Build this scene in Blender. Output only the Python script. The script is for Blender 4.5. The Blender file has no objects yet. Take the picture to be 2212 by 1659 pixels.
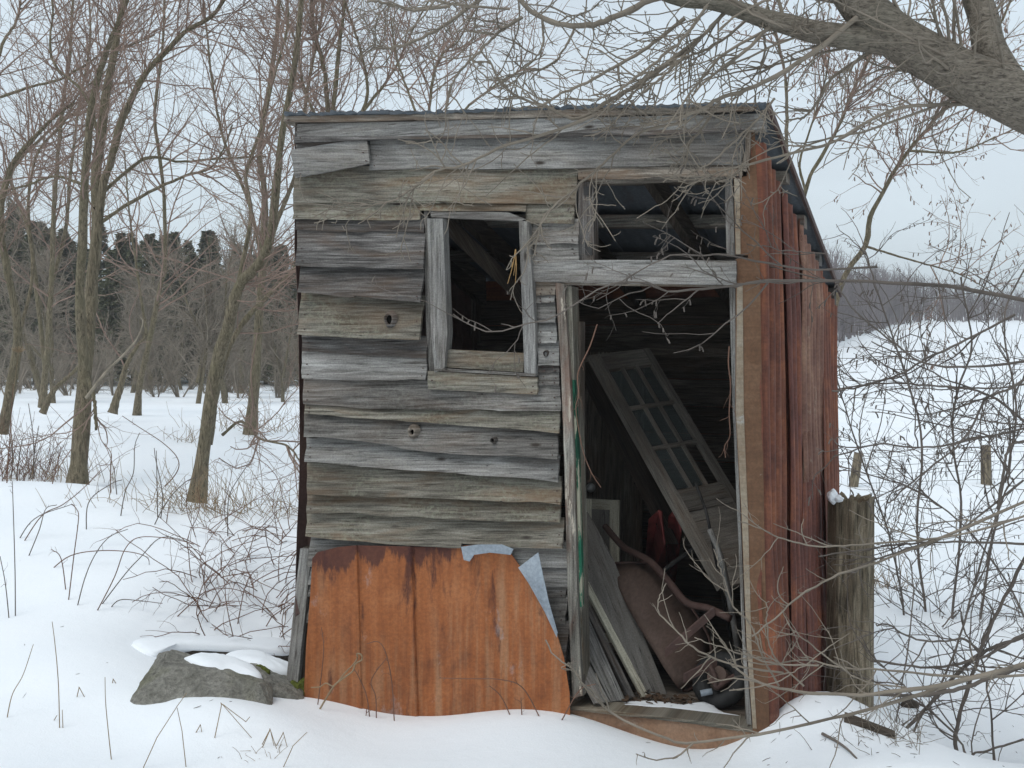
import bpy, bmesh, math, random
import numpy as np
from mathutils import Vector

random.seed(7)
RNG = np.random.default_rng(11)
sc = bpy.context.scene
COL = sc.collection
R = math.radians

# ------------------------------------------------------------------ camera
F, CX, CY, HY, EYE = 2400.0, 1106.0, 829.5, 760.0, 1.75      # traced on a 2212 x 1659 view of the photograph
PITCH = -math.atan((CY - HY) / F)
cam_d = bpy.data.cameras.new('camera')
cam_d.sensor_width = 36.0
cam_d.lens = 36.0 * F / 2212.0
cam_d.clip_end = 3000
cam = bpy.data.objects.new('camera', cam_d)
cam.location = (0, 0, EYE)
cam.rotation_euler = (R(90) + PITCH, 0, 0)
COL.objects.link(cam)
sc.camera = cam

# ------------------------------------------------------------------ sky, sun, exposure
SUN_EL, SUN_AZ = R(60), R(-140)          # azimuth measured from +Y, positive to the right
w = bpy.data.worlds.new('World'); sc.world = w; w.use_nodes = True
nt = w.node_tree; nt.nodes.clear()
wo = nt.nodes.new('ShaderNodeOutputWorld'); bg = nt.nodes.new('ShaderNodeBackground')
sky = nt.nodes.new('ShaderNodeTexSky'); sky.sky_type = 'NISHITA'; sky.sun_disc = False
sky.sun_elevation = SUN_EL; sky.sun_rotation = SUN_AZ
sky.air_density = 1.0; sky.dust_density = 3.0; sky.ozone_density = 1.0
hs = nt.nodes.new('ShaderNodeHueSaturation'); hs.inputs['Saturation'].default_value = 0.38
mixc = nt.nodes.new('ShaderNodeMix'); mixc.data_type = 'RGBA'
tc = nt.nodes.new('ShaderNodeTexCoord'); mp = nt.nodes.new('ShaderNodeMapping')
mp.inputs['Scale'].default_value = (1.6, 1.6, 5.0)
cl = nt.nodes.new('ShaderNodeTexNoise'); cl.inputs['Scale'].default_value = 1.7; cl.inputs['Detail'].default_value = 4
rp = nt.nodes.new('ShaderNodeMapRange')
rp.inputs['From Min'].default_value = 0.3; rp.inputs['From Max'].default_value = 0.7
rp.inputs['To Min'].default_value = 0.40; rp.inputs['To Max'].default_value = 0.68
mixc.inputs['B'].default_value = (6.2, 7.3, 8.0, 1)      # even cloud deck
nt.links.new(tc.outputs['Generated'], mp.inputs['Vector']); nt.links.new(mp.outputs['Vector'], cl.inputs['Vector'])
nt.links.new(cl.outputs['Fac'], rp.inputs['Value']); nt.links.new(rp.outputs['Result'], mixc.inputs['Factor'])
nt.links.new(sky.outputs['Color'], hs.inputs['Color']); nt.links.new(hs.outputs['Color'], mixc.inputs['A'])
nt.links.new(mixc.outputs['Result'], bg.inputs['Color']); bg.inputs['Strength'].default_value = 0.137
nt.links.new(bg.outputs['Background'], wo.inputs['Surface'])

sd = bpy.data.lights.new('sun', 'SUN'); sd.energy = 0.85; sd.angle = R(30); sd.color = (1.0, 0.97, 0.92)
sun = bpy.data.objects.new('sun', sd); COL.objects.link(sun)
d = Vector((math.sin(SUN_AZ) * math.cos(SUN_EL), math.cos(SUN_AZ) * math.cos(SUN_EL), math.sin(SUN_EL)))
sun.rotation_euler = (-d).to_track_quat('-Z', 'Y').to_euler(); sun.location = d * 50
sc.view_settings.view_transform = 'Standard'; sc.view_settings.look = 'None'
sc.view_settings.exposure = 0.15; sc.view_settings.gamma = 1.0

# ------------------------------------------------------------------ pixel to direction
FW = np.array([0, math.cos(PITCH), math.sin(PITCH)]); UP = np.array([0, -math.sin(PITCH), math.cos(PITCH)])
CAM = np.array([0, 0, EYE])
def ray(x, y):
    v = np.array([(x - CX) / F, 0, 0]) + FW - UP * ((y - CY) / F)
    return v / v[1]
def at(x, y, Y): return CAM + ray(x, y) * Y
def Pz(x, y, z):
    r = ray(x, y); return CAM + r * ((z - EYE) / r[2])
TH = R(23)
U = np.array([-math.cos(TH), math.sin(TH), 0]); S = np.array([math.sin(TH), math.cos(TH), 0]); Zv = np.array([0, 0, 1.0])
C = at(1642, 1600, 5.1); C[2] = 0
def Pw(x, y, w=0.0):                     # on the plane parallel to the shed front, w metres behind it
    r = ray(x, y); k = np.dot((C + w * S)[:2], S[:2]) / np.dot(r, S)
    return CAM + r * k
def L(t, w, z): return C + t * U + w * S + z * Zv     # shed coordinates
def toL(p):
    q = p - C; return np.dot(q, U), np.dot(q, S), p[2]
def crop(ox, oy, k): return lambda x, y: (ox + x * k, oy + y * k)
k3 = .31667
c1, c2, c3 = crop(589.9, 202.8, k3), crop(589.9, 700.5, k3), crop(589.9, 1133.7, k3)
c4, c5, c6 = crop(1198.2, 202.8, k3), crop(1198.2, 700.5, k3), crop(1198.2, 1133.7, k3)
g1, g2, g3, g4 = crop(0, 0, .3), crop(0, 442.4, .3), crop(0, 829.5, .3), crop(0, 1161.3, .3)
g5, g6, g7, g8 = crop(645.2, 0, 1/3), crop(1382.5, 0, .375), crop(1659, 553, 1/3), crop(1659, 1013.8, .3889)
def mapc(f, pts): return [f(*p) for p in pts]

# ------------------------------------------------------------------ material helpers
class NT:
    def __init__(self, name):
        self.m = bpy.data.materials.new(name); self.m.use_nodes = True
        self.t = self.m.node_tree; self.b = self.t.nodes['Principled BSDF']
        self.b.inputs['Roughness'].default_value = .85
        self.b.inputs['Specular IOR Level'].default_value = .25
    def n(self, k): return self.t.nodes.new(k)
    def ln(self, a, b): self.t.links.new(a, b)
    def coord(self, which='UV', scale=(1, 1, 1)):
        c = self.n('ShaderNodeTexCoord'); m = self.n('ShaderNodeMapping'); m.inputs['Scale'].default_value = scale
        self.ln(c.outputs[which], m.inputs['Vector']); return m.outputs['Vector']
    def noise(self, v, scale=1, detail=5, rough=.55, dist=0):
        n = self.n('ShaderNodeTexNoise'); self.ln(v, n.inputs['Vector'])
        n.inputs['Scale'].default_value = scale; n.inputs['Detail'].default_value = detail
        n.inputs['Roughness'].default_value = rough; n.inputs['Distortion'].default_value = dist
        return n.outputs['Fac']
    def voro(self, v, scale=1):
        n = self.n('ShaderNodeTexVoronoi'); self.ln(v, n.inputs['Vector']); n.inputs['Scale'].default_value = scale
        return n.outputs['Distance']
    def ramp(self, f, stops):
        r = self.n('ShaderNodeValToRGB'); self.ln(f, r.inputs['Fac']); e = r.color_ramp.elements
        while len(e) < len(stops): e.new(.5)
        for q, (p, c) in zip(e, stops):
            q.position = p; q.color = (c if len(c) == 4 else (*c, 1)) if not isinstance(c, (int, float)) else (c, c, c, 1)
        return r.outputs['Color']
    def mix(self, a, b, f, mode='MIX'):
        m = self.n('ShaderNodeMix'); m.data_type = 'RGBA'; m.blend_type = mode
        for s, val in (('A', a), ('B', b), ('Factor', f)):
            if hasattr(val, 'links'): self.ln(val, m.inputs[s])
            elif s == 'Factor': m.inputs[s].default_value = val
            else: m.inputs[s].default_value = (*val, 1)
        return m.outputs['Result']
    def fin(self, col, h=None, strength=.4, dist=.01):
        if hasattr(col, 'links'): self.ln(col, self.b.inputs['Base Color'])
        else: self.b.inputs['Base Color'].default_value = (*col, 1)
        if h is not None:
            bp = self.n('ShaderNodeBump'); bp.inputs['Strength'].default_value = strength; bp.inputs['Distance'].default_value = dist
            self.ln(h, bp.inputs['Height']); self.ln(bp.outputs['Normal'], self.b.inputs['Normal'])
        return self.m

def wood(name, lo, mid, hi, brown=(.13, .085, .055), brown_amt=.5, lichen=None, lich_amt=0., grain=70., knots=True, paint=None, paint_amt=0.):
    t = NT(name)
    v = t.coord('UV', (4.5, grain, 1)); big = t.coord('UV', (1.2, 5, 1)); uv = t.coord('UV')
    g = t.noise(v, 1, 6, .65, .4)
    g2 = t.noise(t.coord('UV', (5.0, grain * 2.2, 1)), 1, 4, .65, .6)
    spk = t.noise(uv, 120, 3, .7)
    col = t.ramp(g, [(.33, lo), (.5, mid), (.68, hi)])
    col = t.mix(col, t.ramp(spk, [(.35, (.72, .72, .72)), (.65, (1.25, 1.25, 1.25))]), .7, 'MULTIPLY')
    crack = t.ramp(g2, [(.33, 0.), (.42, 1.)])
    col = t.mix(tuple(.35 * x for x in lo), col, crack)
    b = t.noise(big, 1.5, 5, .65, .5)
    col = t.mix(col, t.mix(col, brown, .75), t.ramp(b, [(.46, 0.), (.66, brown_amt)]))
    tone = t.noise(t.coord('UV', (.5, 1.1, 1)), 2.2, 3)
    col = t.mix(col, t.ramp(tone, [(.3, (.44, .42, .395)), (.7, (1.42, 1.41, 1.38))]), .9, 'MULTIPLY')
    if lichen:
        ln_ = t.noise(uv, 42, 6, .8); l2 = t.noise(uv, 3.1, 3)
        f = t.mix(t.ramp(ln_, [(.48, 0.), (.6, 1.)]), t.ramp(l2, [(.42, 0.), (.62, 1.)]), 1., 'MULTIPLY')
        col = t.mix(col, lichen, t.mix((0, 0, 0), f, lich_amt))
    if paint:
        pn = t.noise(t.coord('UV', (2.5, 14, 1)), 1.2, 6, .7)
        col = t.mix(col, paint, t.ramp(pn, [(.55 - .25 * paint_amt, 0.), (.58 - .25 * paint_amt, 1.)]))
    if knots:
        vo = t.n('ShaderNodeTexVoronoi'); vo.inputs['Scale'].default_value = 1.0
        t.ln(t.coord('UV', (2.6, 7.5, 1)), vo.inputs['Vector'])
        col = t.mix((.04, .032, .026), col, t.ramp(vo.outputs['Distance'], [(.045, 0.), (.10, 1.)]))
        vn = t.n('ShaderNodeTexVoronoi'); vn.inputs['Scale'].default_value = 1.0
        t.ln(t.coord('UV', (5, 9, 1)), vn.inputs['Vector'])
        col = t.mix((.02, .018, .016), col, t.ramp(vn.outputs['Distance'], [(.03, 0.), (.045, 1.)]))
    h = t.mix(g, g2, .5)
    t.b.inputs['Roughness'].default_value = .9
    return t.fin(col, h, .55, .006)

WOOD = wood('weathered_wood', (.055, .052, .049), (.145, .137, .129), (.26, .25, .238), lichen=(.30, .305, .26), lich_amt=.25)
WOODS = [WOOD,
    wood('weathered_wood_pale', (.09, .087, .084), (.20, .196, .19), (.31, .305, .295), brown_amt=.3, lichen=(.33, .33, .26), lich_amt=.2),
    wood('weathered_wood_dark', (.035, .032, .031), (.098, .093, .09), (.205, .198, .192), brown=(.10, .06, .035), brown_amt=.7),
    wood('weathered_wood_brown', (.08, .07, .06), (.19, .165, .14), (.32, .29, .25), brown=(.15, .085, .045), brown_amt=.8),
    wood('weathered_wood_mossy', (.055, .05, .04), (.15, .138, .115), (.26, .245, .21), brown=(.15, .085, .042), brown_amt=.75, lichen=(.26, .27, .20), lich_amt=.5)]
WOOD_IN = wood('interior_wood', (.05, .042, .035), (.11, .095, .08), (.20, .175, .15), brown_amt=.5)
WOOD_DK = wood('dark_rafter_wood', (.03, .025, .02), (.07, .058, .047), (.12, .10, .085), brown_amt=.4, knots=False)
JAMB = wood('peeling_painted_wood', (.09, .085, .075), (.2, .19, .17), (.33, .32, .28), brown=(.14, .05, .025), brown_amt=.9, paint=(.42, .37, .30), paint_amt=-.12)
GREEN = wood('green_painted_wood', (.01, .05, .03), (.015, .10, .06), (.03, .13, .08), brown_amt=.1, knots=False, paint=(.3, .29, .22), paint_amt=.15)
CREAM = wood('cream_painted_wood', (.38, .36, .29), (.52, .50, .41), (.62, .60, .5), brown_amt=.3, knots=False)
DOORP = wood('taupe_painted_door_wood', (.13, .115, .10), (.19, .172, .15), (.245, .225, .20), brown=(.16, .10, .06), brown_amt=.5, knots=False)
PLY = wood('grey_plywood', (.13, .124, .115), (.165, .157, .146), (.20, .19, .178), brown_amt=.2, grain=30, knots=False)
POSTW = wood('post_wood', (.05, .042, .03), (.19, .158, .112), (.36, .305, .225), brown=(.11, .075, .045), brown_amt=.6, lichen=(.18, .17, .10), lich_amt=.12, grain=38, knots=False)

def rust(name, cols, grey=(.33, .36, .38), grey_amt=.2, dark=(.05, .016, .012), dark_amt=.4, streak=16., tan=None, tan_amt=0., rough=.75, dsc=9., top=None):
    t = NT(name)
    v = t.coord('UV', (streak, .7, 1)); uv = t.coord('UV')
    n1 = t.noise(v, 1.6, 6, .65, .3); n2 = t.noise(uv, 3.2, 6, .65, .5); n3 = t.noise(t.coord('UV', (dsc, dsc * .22, 1)), 1, 6, .7, .3)
    col = t.ramp(t.mix(n1, n2, .62), [(.33, cols[0]), (.5, cols[1]), (.64, cols[2])])
    if tan:
        n5 = t.noise(t.coord('UV', (22, 1.1, 1)), 1, 5, .6); n6 = t.noise(uv, 1.3, 3)
        col = t.mix(col, tan, t.mix((0, 0, 0), t.mix(t.ramp(n5, [(.46, 0.), (.64, 1.)]), t.ramp(n6, [(.4, 0.), (.62, 1.)]), 1., 'MULTIPLY'), tan_amt))
    col = t.mix(col, dark, t.mix((0, 0, 0), t.ramp(n3, [(.58, 0.), (.66, 1.)]), dark_amt))
    n4 = t.noise(t.coord('UV', (4.5, 2.2, 1)), 1.3, 7, .7)
    col = t.mix(col, grey, t.mix((0, 0, 0), t.ramp(n4, [(.60, 0.), (.66, 1.)]), grey_amt))
    if top:
        sx = t.n('ShaderNodeSeparateXYZ'); t.ln(uv, sx.inputs['Vector'])
        mr = t.n('ShaderNodeMapRange'); t.ln(sx.outputs['Y'], mr.inputs['Value']); mr.inputs['From Min'].default_value = top; mr.inputs['From Max'].default_value = top + .55
        nd = t.noise(t.coord('UV', (7, 1.2, 1)), 1, 6, .7)
        mm = t.n('ShaderNodeMath'); mm.operation = 'SUBTRACT'; t.ln(nd, mm.inputs[0]); t.ln(mr.outputs['Result'], mm.inputs[1])
        mx = t.n('ShaderNodeMapRange'); t.ln(sx.outputs['X'], mx.inputs['Value']); mx.inputs['From Min'].default_value = 2.1; mx.inputs['From Max'].default_value = 2.5; mx.inputs['To Min'].default_value = .32; mx.inputs['To Max'].default_value = .62
        m2 = t.n('ShaderNodeMath'); m2.operation = 'SUBTRACT'; t.ln(mm.outputs[0], m2.inputs[0]); t.ln(mx.outputs['Result'], m2.inputs[1])
        col = t.mix(col, (.055, .018, .015), t.ramp(m2.outputs[0], [(.0, 0.), (.06, .85)]))
    sp = t.noise(uv, 55, 3, .7)
    col = t.mix(col, t.ramp(sp, [(.35, (.7, .7, .7)), (.65, (1.2, 1.2, 1.2))]), .6, 'MULTIPLY')
    t.b.inputs['Roughness'].default_value = rough
    t.b.inputs['Specular IOR Level'].default_value = .35
    return t.fin(col, t.mix(n1, sp, .4), .25, .004)
RUSTP = rust('orange_rusted_steel', [(.13, .042, .017), (.27, .088, .027), (.34, .125, .045)], grey_amt=.25, tan=(.34, .205, .115), tan_amt=.6, dark=(.045, .014, .012), dark_amt=.8, dsc=7., top=2.74)
RUSTA = rust('maroon_rusted_corrugated_steel', [(.05, .018, .014), (.14, .050, .036), (.26, .09, .043)], grey=(.17, .085, .08), grey_amt=.4, dark=(.035, .012, .011), dark_amt=.7, streak=30)
RUSTB = rust('orange_brown_corrugated_steel', [(.058, .021, .015), (.155, .054, .032), (.29, .107, .048)], grey=(.27, .17, .12), grey_amt=.3, dark_amt=.5, streak=30)
RUSTC = rust('tan_streaked_corrugated_steel', [(.11, .05, .036), (.20, .10, .07), (.32, .19, .125)], grey=(.34, .27, .21), grey_amt=.6, dark=(.09, .03, .02), streak=30)
FLASH = rust('brown_rusted_flashing', [(.085, .043, .023), (.13, .066, .034), (.175, .10, .057)], grey=(.30, .29, .26), grey_amt=.6, dark_amt=.15, streak=10)
FLASHE = rust('worn_grey_tan_flashing', [(.20, .14, .09), (.27, .22, .16), (.33, .30, .25)], grey=(.36, .36, .34), grey_amt=.8, dark=(.19, .09, .04), dark_amt=.5, streak=22)
SKIRT = rust('pale_brown_rusted_sheet', [(.16, .085, .05), (.24, .14, .085), (.30, .19, .125)], grey=(.30, .25, .2), grey_amt=.4, dark_amt=.3, streak=10)
GALVU = rust('dull_steel_underside', [(.07, .082, .095), (.11, .125, .14), (.16, .175, .19)], grey=(.13, .12, .11), grey_amt=.3, dark=(.10, .07, .05), dark_amt=.3, streak=8)
GALV = rust('galvanised_steel', [(.16, .19, .22), (.25, .29, .33), (.34, .38, .42)], grey=(.24, .23, .21), grey_amt=.3, dark=(.20, .14, .09), dark_amt=.25, streak=8, rough=.5)
ROOFM = rust('dark_roof_steel', [(.045, .046, .05), (.08, .083, .09), (.14, .143, .15)], grey=(.16, .10, .08), grey_amt=.5, dark=(.07, .035, .025), dark_amt=.5, streak=12)
BARROW = rust('brown_rusted_barrow_steel', [(.07, .045, .036), (.10, .066, .052), (.135, .09, .072)], grey=(.17, .12, .1), grey_amt=.3, dark_amt=.3, streak=5)
PIPE = rust('rusted_pipe', [(.05, .03, .025), (.075, .043, .036), (.105, .06, .048)], grey_amt=.1, dark_amt=.4, streak=5)

def plain(name, col, rough=.8, spec=.3, noise_amt=.35, sc_=20, coord='Object'):
    t = NT(name); n = t.noise(t.coord(coord), sc_, 4)
    t.b.inputs['Roughness'].default_value = rough; t.b.inputs['Specular IOR Level'].default_value = spec
    return t.fin(t.mix(col, t.ramp(n, [(.3, tuple(c * (1 - noise_amt) for c in col)), (.7, tuple(c * (1 + noise_amt) for c in col))]), 1.), n, .3, .004)
REDP = plain('red_painted_wood', (.22, .045, .04), .7, .3, .4, 9)
RUBBER = plain('black_rubber', (.018, .018, .018), .7)
PORC = plain('white_porcelain', (.6, .6, .58), .3, .5, .1)
IRON = plain('dark_iron', (.03, .028, .027), .6)
GLASSM = NT('dusty_glass'); GLASSM.b.inputs['Roughness'].default_value = .18; GLASSM.b.inputs['Alpha'].default_value = .45
GLASSM = GLASSM.fin((.10, .115, .11))
LEAFM = plain('brown_dead_leaf', (.07, .045, .03), .9, .1, .5, 30)
WIRE = plain('grey_wire', (.16, .155, .15), .6)

def bark(name, lo, hi, moss=None, sc_=(28, 28, 4.5), bstr=.8, bd=.02):
    t = NT(name); v = t.coord('Object', sc_); o = t.coord('Object')
    n = t.noise(v, 1, 6, .68, .9); n2 = t.noise(o, 2.2, 4)
    col = t.ramp(n, [(.32, tuple(.28 * x for x in lo)), (.44, lo), (.62, hi)])
    if moss: col = t.mix(col, moss, t.ramp(n2, [(.45, 0.), (.7, .55)]))
    return t.fin(col, n, bstr, bd)
BARK = bark('furrowed_olive_bark', (.135, .112, .075), (.28, .235, .16), (.16, .145, .082), (62, 62, 9), 1., .03)
BARKB = bark('maple_limb_bark', (.125, .106, .084), (.235, .205, .165), (.12, .12, .09), (30, 105, 105), .9, .008)
TWIG = plain('red_brown_twig', (.245, .175, .14), .85, .2, .3, 4)
TWIGG = plain('grey_brown_twig', (.20, .17, .135), .85, .2, .3, 4)
TWIGD = plain('dark_grey_twig', (.13, .11, .095), .85, .2, .3, 4)
TWIGF = plain('grey_distant_twig', (.24, .205, .165), .9, .1, .3, 2)
STRAW = plain('dry_straw_stem', (.27, .20, .125), .9, .1, .3, 6)
STEMR = plain('reddish_brown_stem', (.15, .085, .06), .85, .2, .3, 6)
NEEDLE = plain('dark_evergreen_needles', (.105, .108, .066), .9, .1, .45, 1.4)
FARW = plain('grey_violet_far_wood', (.19, .165, .165), .95, .05, .25, .4)

t = NT('snow'); o = t.coord('Object')
n1 = t.noise(o, 1.1, 4, .5); n2 = t.noise(o, 95, 4, .7); n3 = t.noise(o, 11, 5, .6)
t.b.inputs['Roughness'].default_value = .65
t.b.inputs['Subsurface Weight'].default_value = 0.0
SNOW = t.fin(t.ramp(n1, [(.3, (.80, .835, .87)), (.7, (.86, .885, .91))]), t.mix(t.mix(n1, n3, .28), n2, .10), .5, .035)
t = NT('mossy_stone'); o = t.coord('Object')
n1 = t.noise(o, 6, 7, .65); n2 = t.noise(o, 3, 3); n3 = t.noise(o, 45, 4, .7)
cs = t.ramp(n1, [(.3, (.12, .115, .095)), (.55, (.25, .24, .21)), (.75, (.35, .34, .30))])
cs = t.mix(cs, (.10, .10, .045), t.ramp(n2, [(.5, 0.), (.62, .6)]))
cs = t.mix(cs, t.ramp(n3, [(.35, (.6, .6, .6)), (.65, (1.3, 1.3, 1.3))]), .8, 'MULTIPLY')
STONE = t.fin(cs, t.mix(n1, n3, .4), 1., .06)
MOSS = plain('green_moss', (.075, .085, .02), .95, .05, .5, 60)

# ------------------------------------------------------------------ mesh helpers
def mesh_np(name, V, Q, uv=None, smooth=False):
    V = np.asarray(V, dtype=np.float32); Q = np.asarray(Q, dtype=np.int32); n = Q.shape[1]
    me = bpy.data.meshes.new(name); me.vertices.add(len(V)); me.vertices.foreach_set('co', V.ravel())
    me.loops.add(Q.size); me.loops.foreach_set('vertex_index', Q.ravel())
    me.polygons.add(len(Q)); me.polygons.foreach_set('loop_start', np.arange(len(Q), dtype=np.int32) * n)
    me.polygons.foreach_set('loop_total', np.full(len(Q), n, dtype=np.int32))
    if smooth: me.polygons.foreach_set('use_smooth', np.ones(len(Q), dtype=bool))
    if uv is not None:
        l = me.uv_layers.new(name='UVMap'); l.data.foreach_set('uv', np.asarray(uv, dtype=np.float32)[Q.ravel()].ravel())
    me.update(calc_edges=True); me.validate()
    return me
def link(name, me, mat=None, parent=None, label=None, cat=None, group=None, kind=None):
    o = bpy.data.objects.new(name, me); COL.objects.link(o)
    if me is not None and mat is not None and len(me.materials) == 0: me.materials.append(mat)
    if parent is not None: o.parent = parent
    for k_, v_ in (('label', label), ('category', cat), ('group', group), ('kind', kind)):
        if v_: o[k_] = v_
    return o
def thing(name, label, cat, loc=(0, 0, 0), group=None):
    o = bpy.data.objects.new(name, None); COL.objects.link(o); o.location = loc; o.empty_display_size = .1
    o['label'] = label; o['category'] = cat
    if group: o['group'] = group
    return o
def part(name, V, Fc, mat, parent, uv=None, smooth=False, **kw):
    """V in world coordinates; the parent is an unrotated Empty."""
    V = np.asarray(V, float)
    if parent is not None:
        V = V - root_off(parent)
    me = bpy.data.meshes.new(name); me.from_pydata([tuple(v) for v in V], [], [tuple(int(i) for i in f) for f in Fc])
    if uv is not None:
        l = me.uv_layers.new(name='UVMap'); idx = np.zeros(len(me.loops), dtype=np.int32); me.loops.foreach_get('vertex_index', idx)
        l.data.foreach_set('uv', np.asarray(uv, dtype=np.float32)[idx].ravel())
    if smooth: me.polygons.foreach_set('use_smooth', np.ones(len(me.polygons), dtype=bool))
    me.update(); bm = bmesh.new(); bm.from_mesh(me); bmesh.ops.recalc_face_normals(bm, faces=bm.faces); bm.to_mesh(me); bm.free()
    return link(name, me, mat, parent, **kw)
def root_off(o):
    s = np.zeros(3)
    while o is not None: s += np.array(o.location); o = o.parent
    return s

def smooth_noise(n, rng, k=4):
    m = max(3, n // k + 3); a = rng.normal(size=m); return np.interp(np.linspace(0, m - 1, n), np.arange(m), a)

def board(name, top, bot, mat, parent, w_top=-.018, w_bot=-.040, thick=.016, wav=1.0, rows=5, cup=.003, seg=18, rng=random, label=None):
    """A plank on the shed front. top / bot: traced polylines, left to right."""
    rg = np.random.default_rng(rng.randrange(10**6))
    def xs(pl): return np.array([p[0] for p in pl], float), np.array([p[1] for p in pl], float)
    tx, ty = xs(top); bx, by = xs(bot)
    st = (tx - tx[0]) / (tx[-1] - tx[0]); sb = (bx - bx[0]) / (bx[-1] - bx[0])
    s = np.unique(np.round(np.concatenate([np.linspace(0, 1, seg), st, sb]), 4)); n = len(s)
    X0, Y0 = np.interp(s, st, tx), np.interp(s, st, ty); X1, Y1 = np.interp(s, sb, bx), np.interp(s, sb, by)
    Y1 = Y1 + smooth_noise(n, rg, 3) * wav * 1.4 + rg.normal(size=n) * .35; Y0 = Y0 + smooth_noise(n, rg, 3) * wav * .5
    w_bot = w_bot * (1.45 if w_bot <= -.044 else 1.15) if name == 'siding_board' else w_bot
    bow = smooth_noise(n, rg, 5) * (.008 if name == 'siding_board' else .003); bow2 = smooth_noise(n, rg, 4) * .003
    endj = rg.normal(size=(2, rows)) * .9
    V = []; UV = []
    uo, vo = rg.uniform(0, 40, 2)
    ppm = 2400 / 5.6
    for r_ in range(rows):
        f = r_ / (rows - 1)
        X = X0 * (1 - f) + X1 * f; Y = Y0 * (1 - f) + Y1 * f
        X = X.copy(); X[0] += endj[0, r_]; X[-1] += endj[1, r_]
        wq = w_top * (1 - f) + w_bot * f - cup * math.sin(math.pi * f) + bow * f + bow2 * math.sin(2.2 * f)
        for i in range(n):
            V.append(Pw(X[i], Y[i], wq[i])); UV.append((uo + X[i] / ppm, vo + Y[i] / ppm))
    N = rows * n
    V = np.array(V); UV = np.array(UV + UV)
    V = np.vstack([V, V + S * thick])
    Fc = []
    for r_ in range(rows - 1):
        for i in range(n - 1):
            a, b = r_ * n + i, r_ * n + i + 1; q = (a, b, b + n, a + n); Fc.append(q); Fc.append(tuple(N + k for k in q[::-1]))
    rim = [i for i in range(n)] + [r_ * n + n - 1 for r_ in range(1, rows)] + [(rows - 1) * n + i for i in range(n - 2, -1, -1)] + [r_ * n for r_ in range(rows - 2, 0, -1)]
    for a, b in zip(rim, rim[1:] + rim[:1]): Fc.append((a, a + N, b + N, b))
    return part(name, V, Fc, mat, parent, UV, label=label)

def slab(name, poly, w, thick, mat, parent, grain='x', label=None, **kw):
    """traced polygon on the plane w (number or one per corner), thick metres deep (towards the inside)."""
    ws = [w] * len(poly) if isinstance(w, (int, float)) else w
    A = np.array([Pw(x, y, q) for (x, y), q in zip(poly, ws)])
    return prism(name, A, S * thick, mat, parent, label=label, grain=grain, **kw)
def prism(name, A, ext, mat, parent, label=None, grain=None, **kw):
    A = np.asarray(A, float); n = len(A); V = np.vstack([A, A + ext])
    Fc = [tuple(range(n)), tuple(range(2 * n - 1, n - 1, -1))] + [(i, i + n, (i + 1) % n + n, (i + 1) % n) for i in range(n)]
    c = A.mean(0); ax = None
    if grain == 'x': ax = U
    elif grain == 'z': ax = Zv
    else:
        e = max(((A[(i + 1) % n] - A[i]) for i in range(n)), key=lambda q: np.linalg.norm(q)); ax = e / np.linalg.norm(e)
    nrm = np.cross(A[1] - A[0], A[2] - A[0]); nrm /= max(np.linalg.norm(nrm), 1e-9); ay = np.cross(nrm, ax)
    o = np.array([random.uniform(0, 30), random.uniform(0, 30)])
    uv = np.array([[(p - c) @ ax, (p - c) @ ay + ((p - c) @ nrm)] for p in V]) + o
    return part(name, V, Fc, mat, parent, uv, label=label, **kw)
def beam(name, p0, p1, wv, hv, mat, parent, label=None, seg=1, **kw):
    """box from p0 to p1; wv / hv full cross vectors centred on the axis"""
    p0, p1, wv, hv = [np.asarray(q, float) for q in (p0, p1, wv, hv)]
    a = [p0 - wv / 2 - hv / 2, p0 + wv / 2 - hv / 2, p0 + wv / 2 + hv / 2, p0 - wv / 2 + hv / 2]
    V = np.array(a + [q + (p1 - p0) for q in a])
    Fc = [(0, 1, 2, 3), (7, 6, 5, 4)] + [(i, (i + 1) % 4, (i + 1) % 4 + 4, i + 4) for i in range(4)]
    ln_ = np.linalg.norm(p1 - p0); ax = (p1 - p0) / ln_; o = np.array([random.uniform(0, 30), random.uniform(0, 30)])
    wl, hl = np.linalg.norm(wv), np.linalg.norm(hv)
    uv = np.array([[(p - p0) @ ax, ((p - p0) @ wv) / wl + ((p - p0) @ hv) / hl] for p in V]) + o
    return part(name, V, Fc, mat, parent, uv, label=label, **kw)

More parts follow.
